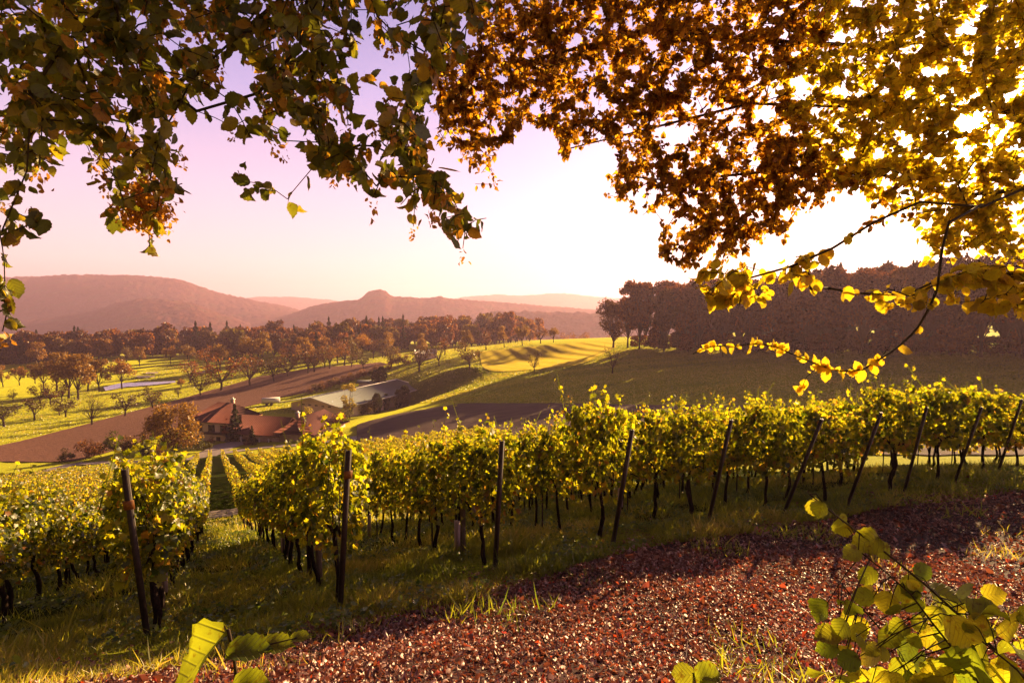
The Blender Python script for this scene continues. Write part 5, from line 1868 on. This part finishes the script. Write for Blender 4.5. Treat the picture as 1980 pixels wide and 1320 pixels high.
V, F, r_ = leaves(P, T, norm(Nn), np.array([l[2] for l in LT]), T_SERR, rnd=RNG.uniform(.55, 1, len(LT)))
rel(np_mesh('twig_leaves', V, F, M['canopy_gold'], r_), treeB)

# ------------------------------------------------------------------ young hazel at the lower right
hz0 = np.array([1.75, 1.15, tz(1.75, 1.15)])
hazel = empty('hazel_shrub', hz0, 0)
tag(hazel, 'young hazel with large yellow green leaves at the lower right corner', 'shrub')
stems = [[tuple(hz0), at(2040, 1400, 1.42), at(1960, 1290, 1.40), at(1880, 1212, 1.38), at(1790, 1130, 1.36), at(1700, 1058, 1.34), at(1640, 1015, 1.33), at(1565, 955, 1.32)],
         [tuple(hz0), at(1900, 1480, 1.50), at(1810, 1350, 1.50), at(1740, 1258, 1.5), at(1680, 1190, 1.5), at(1620, 1120, 1.5)],
         [tuple(hz0), at(1960, 1420, 1.3), at(1880, 1300, 1.3), at(1800, 1200, 1.32), at(1755, 1140, 1.35), at(1668, 1070, 1.38)],
         [tuple(hz0), at(2030, 1380, 1.25), at(1975, 1300, 1.22), at(1900, 1240, 1.2)]]
for st in stems:
    st = np.array([np.array(s_, float) for s_ in st])
    c = resample(st, 24)
    mb = MB()
    mb.tube(c, np.linspace(0.0075, 0.0016, 24), 6)
    rel(mb.mesh('stem', M['twig'], smooth=True), hazel)
HL = [(1570, 965, .055, 290), (1590, 970, .045, 250), (1622, 1000, .07, 300), (1640, 1012, .05, 240), (1700, 1040, .075, 200), (1700, 1050, .05, 300), (1660, 1062, .05, 200), (1690, 1100, .06, 230), (1640, 1160, .055, 300), (1635, 1200, .055, 250),
      (1600, 1165, .065, 240), (1660, 1190, .09, 260), (1690, 1140, .05, 200), (1720, 1145, .065, 260), (1740, 1130, .06, 300), (1770, 1110, .055, 20), (1760, 1150, .07, 290), (1800, 1140, .11, -15), (1850, 1150, .06, 60), (1880, 1190, .09, 10),
      (1900, 1150, .065, 10), (1790, 1180, .08, 270), (1840, 1190, .09, 300), (1860, 1210, .10, 250), (1880, 1250, .12, 280), (1900, 1230, .10, 260), (1930, 1210, .09, 0), (1950, 1240, .08, 320), (1760, 1230, .08, 250), (1720, 1210, .07, 220),
      (1700, 1250, .075, 240), (1740, 1270, .08, 280), (1790, 1270, .09, 260), (1830, 1280, .08, 230), (1690, 1290, .07, 300), (1660, 1270, .06, 200), (1720, 1300, .08, 260), (1760, 1300, .07, 290), (1600, 1300, .075, 160), (1640, 1305, .06, 20),
      (1810, 1310, .08, 200), (1870, 1300, .09, 240), (1920, 1300, .10, 280), (1960, 1290, .10, 250), (1850, 1330, .09, 300), (1620, 1250, .06, 200), (1655, 1230, .05, 320), (1820, 1230, .07, 200), (1970, 1200, .06, 40), (1940, 1320, .09, 100),
      (1780, 1335, .09, 80), (1715, 1335, .08, 120), (1895, 1180, .05, 90), (1720, 1175, .05, 330)]
for i in range(45):
    a_ = HL[RNG.integers(10, 50)]
    HL.append((a_[0] + RNG.normal() * 28, max(a_[1] + RNG.normal() * 28, 1120), RNG.uniform(.03, .065), RNG.uniform(180, 340)))
P = np.array([at(a, b, 1.4 + RNG.uniform(-.14, .14)) for a, b, _, _ in HL])
st_all = np.vstack([resample(np.array([np.array(q, float) for q in st]), 80) for st in stems])
mb = MB()
for i in range(len(P)):
    q = P[i]
    dd = np.linalg.norm(st_all - q, axis=1)
    n_ = st_all[np.argmin(dd)]
    if dd.min() > 0.01:
        mb = MB()
        mb.tube([n_, (n_ + q) / 2 + np.array([0, 0, .01]), q], [.0018, .0014, .001], 4)
        rel(mb.mesh('side_twig', M['twig']), hazel)
T = np.array([(math.cos(math.radians(d)), RNG.normal() * .25, math.sin(math.radians(d))) for _, _, _, d in HL])
Nn = np.array([(-0.6 + RNG.normal() * .4, -0.8 + RNG.normal() * .4, .35 + RNG.normal() * .4) for _ in HL])
V, F, r_ = leaves(P, T, norm(Nn), 0.9 * np.array([l[2] for l in HL]), T_HAZEL, curl=RNG.uniform(-1.2, 2.8, len(HL)))
rel(np_mesh('leaves', V, F, M['hazel'], r_), hazel)

# sapling at the bottom left: one big folded leaf and small ones on a thin stem
s0 = at(462, 1500, 1.15); s0[2] = tz(s0[0], s0[1])
sap = empty('maple_sapling', s0, 0)
tag(sap, 'thin sapling with one large drooping yellow green leaf at the bottom edge', 'sapling')
mb = MB()
mb.tube([s0, at(462, 1400, 0.95), at(458, 1320, .9), at(452, 1265, .9), at(441, 1216, .9)], [.006, .004, .003, .0025, .003], 6)
mb.tube([at(455, 1275, .9), at(500, 1250, .9), at(575, 1232, .9)], [.002, .0015, .001], 5)
rel(mb.mesh('stem', M['twig'], smooth=True), sap)
P = np.array([at(438, 1222, .9), at(436, 1262, .88), at(560, 1236, .9), at(500, 1250, .9), at(450, 1320, .88)])
T = np.array([(-.70, 0, -.75), (1, .05, .12), (.9, .1, .15), (1, 0, .1), (1, 0, .05)])
Nn = np.array([(-.85, -.5, .45), (0, -.35, 1), (0, -.3, 1), (0, -.3, 1), (0.1, -.5, .8)])
V, F, r_ = leaves(P, T, norm(Nn), np.array([.155, .075, .035, .06, .06]), T_SERR, curl=np.array([1.1, 1, 1, 1, 1]), rnd=np.array([.45, .2, .4, .4, .4]))
rel(np_mesh('leaves', V, F, M['hazel'], r_), sap)
s1 = at(1350, 1380, 1.6); s1[2] = tz(s1[0], s1[1])
sap2 = empty('seedling', s1, 0)
tag(sap2, 'seedling poking up at the bottom edge in front of the leafy path', 'seedling')
mb = MB(); mb.tube([s1, at(1350, 1340, 1.6), at(1340, 1300, 1.6)], [.004, .003, .002], 5); rel(mb.mesh('stem', M['twig']), sap2)
P = np.array([at(1342, 1305, 1.6), at(1345, 1310, 1.6), at(1350, 1325, 1.58)])
V, F, r_ = leaves(P, np.array([(-1, 0, .1), (1, 0, .15), (.7, 0, -.4)]), norm(np.array([(0, -.8, .6), (0, -.6, .8), (0, -.8, .3)])), np.array([.07, .08, .06]), T_HAZEL)
rel(np_mesh('leaves', V, F, M['hazel'], r_), sap2)

# ------------------------------------------------------------------ haze over the valley
m, nt, out = new_mat('haze')
pv = nt.nodes.new('ShaderNodeVolumePrincipled')
pv.inputs['Color'].default_value = (0.92, 0.62, 0.84, 1)
pv.inputs['Density'].default_value = 0.00019
pv.inputs['Anisotropy'].default_value = 0.38
nt.links.new(pv.outputs[0], out.inputs['Volume'])
mb = MB(); mb.box((0, 3150, 35), (13000, 6700, 270))
hz = mb.build('haze', m)
tag(hz, 'thin evening haze filling the valley', 'haze', kind='stuff')
print('objects', len(bpy.data.objects))
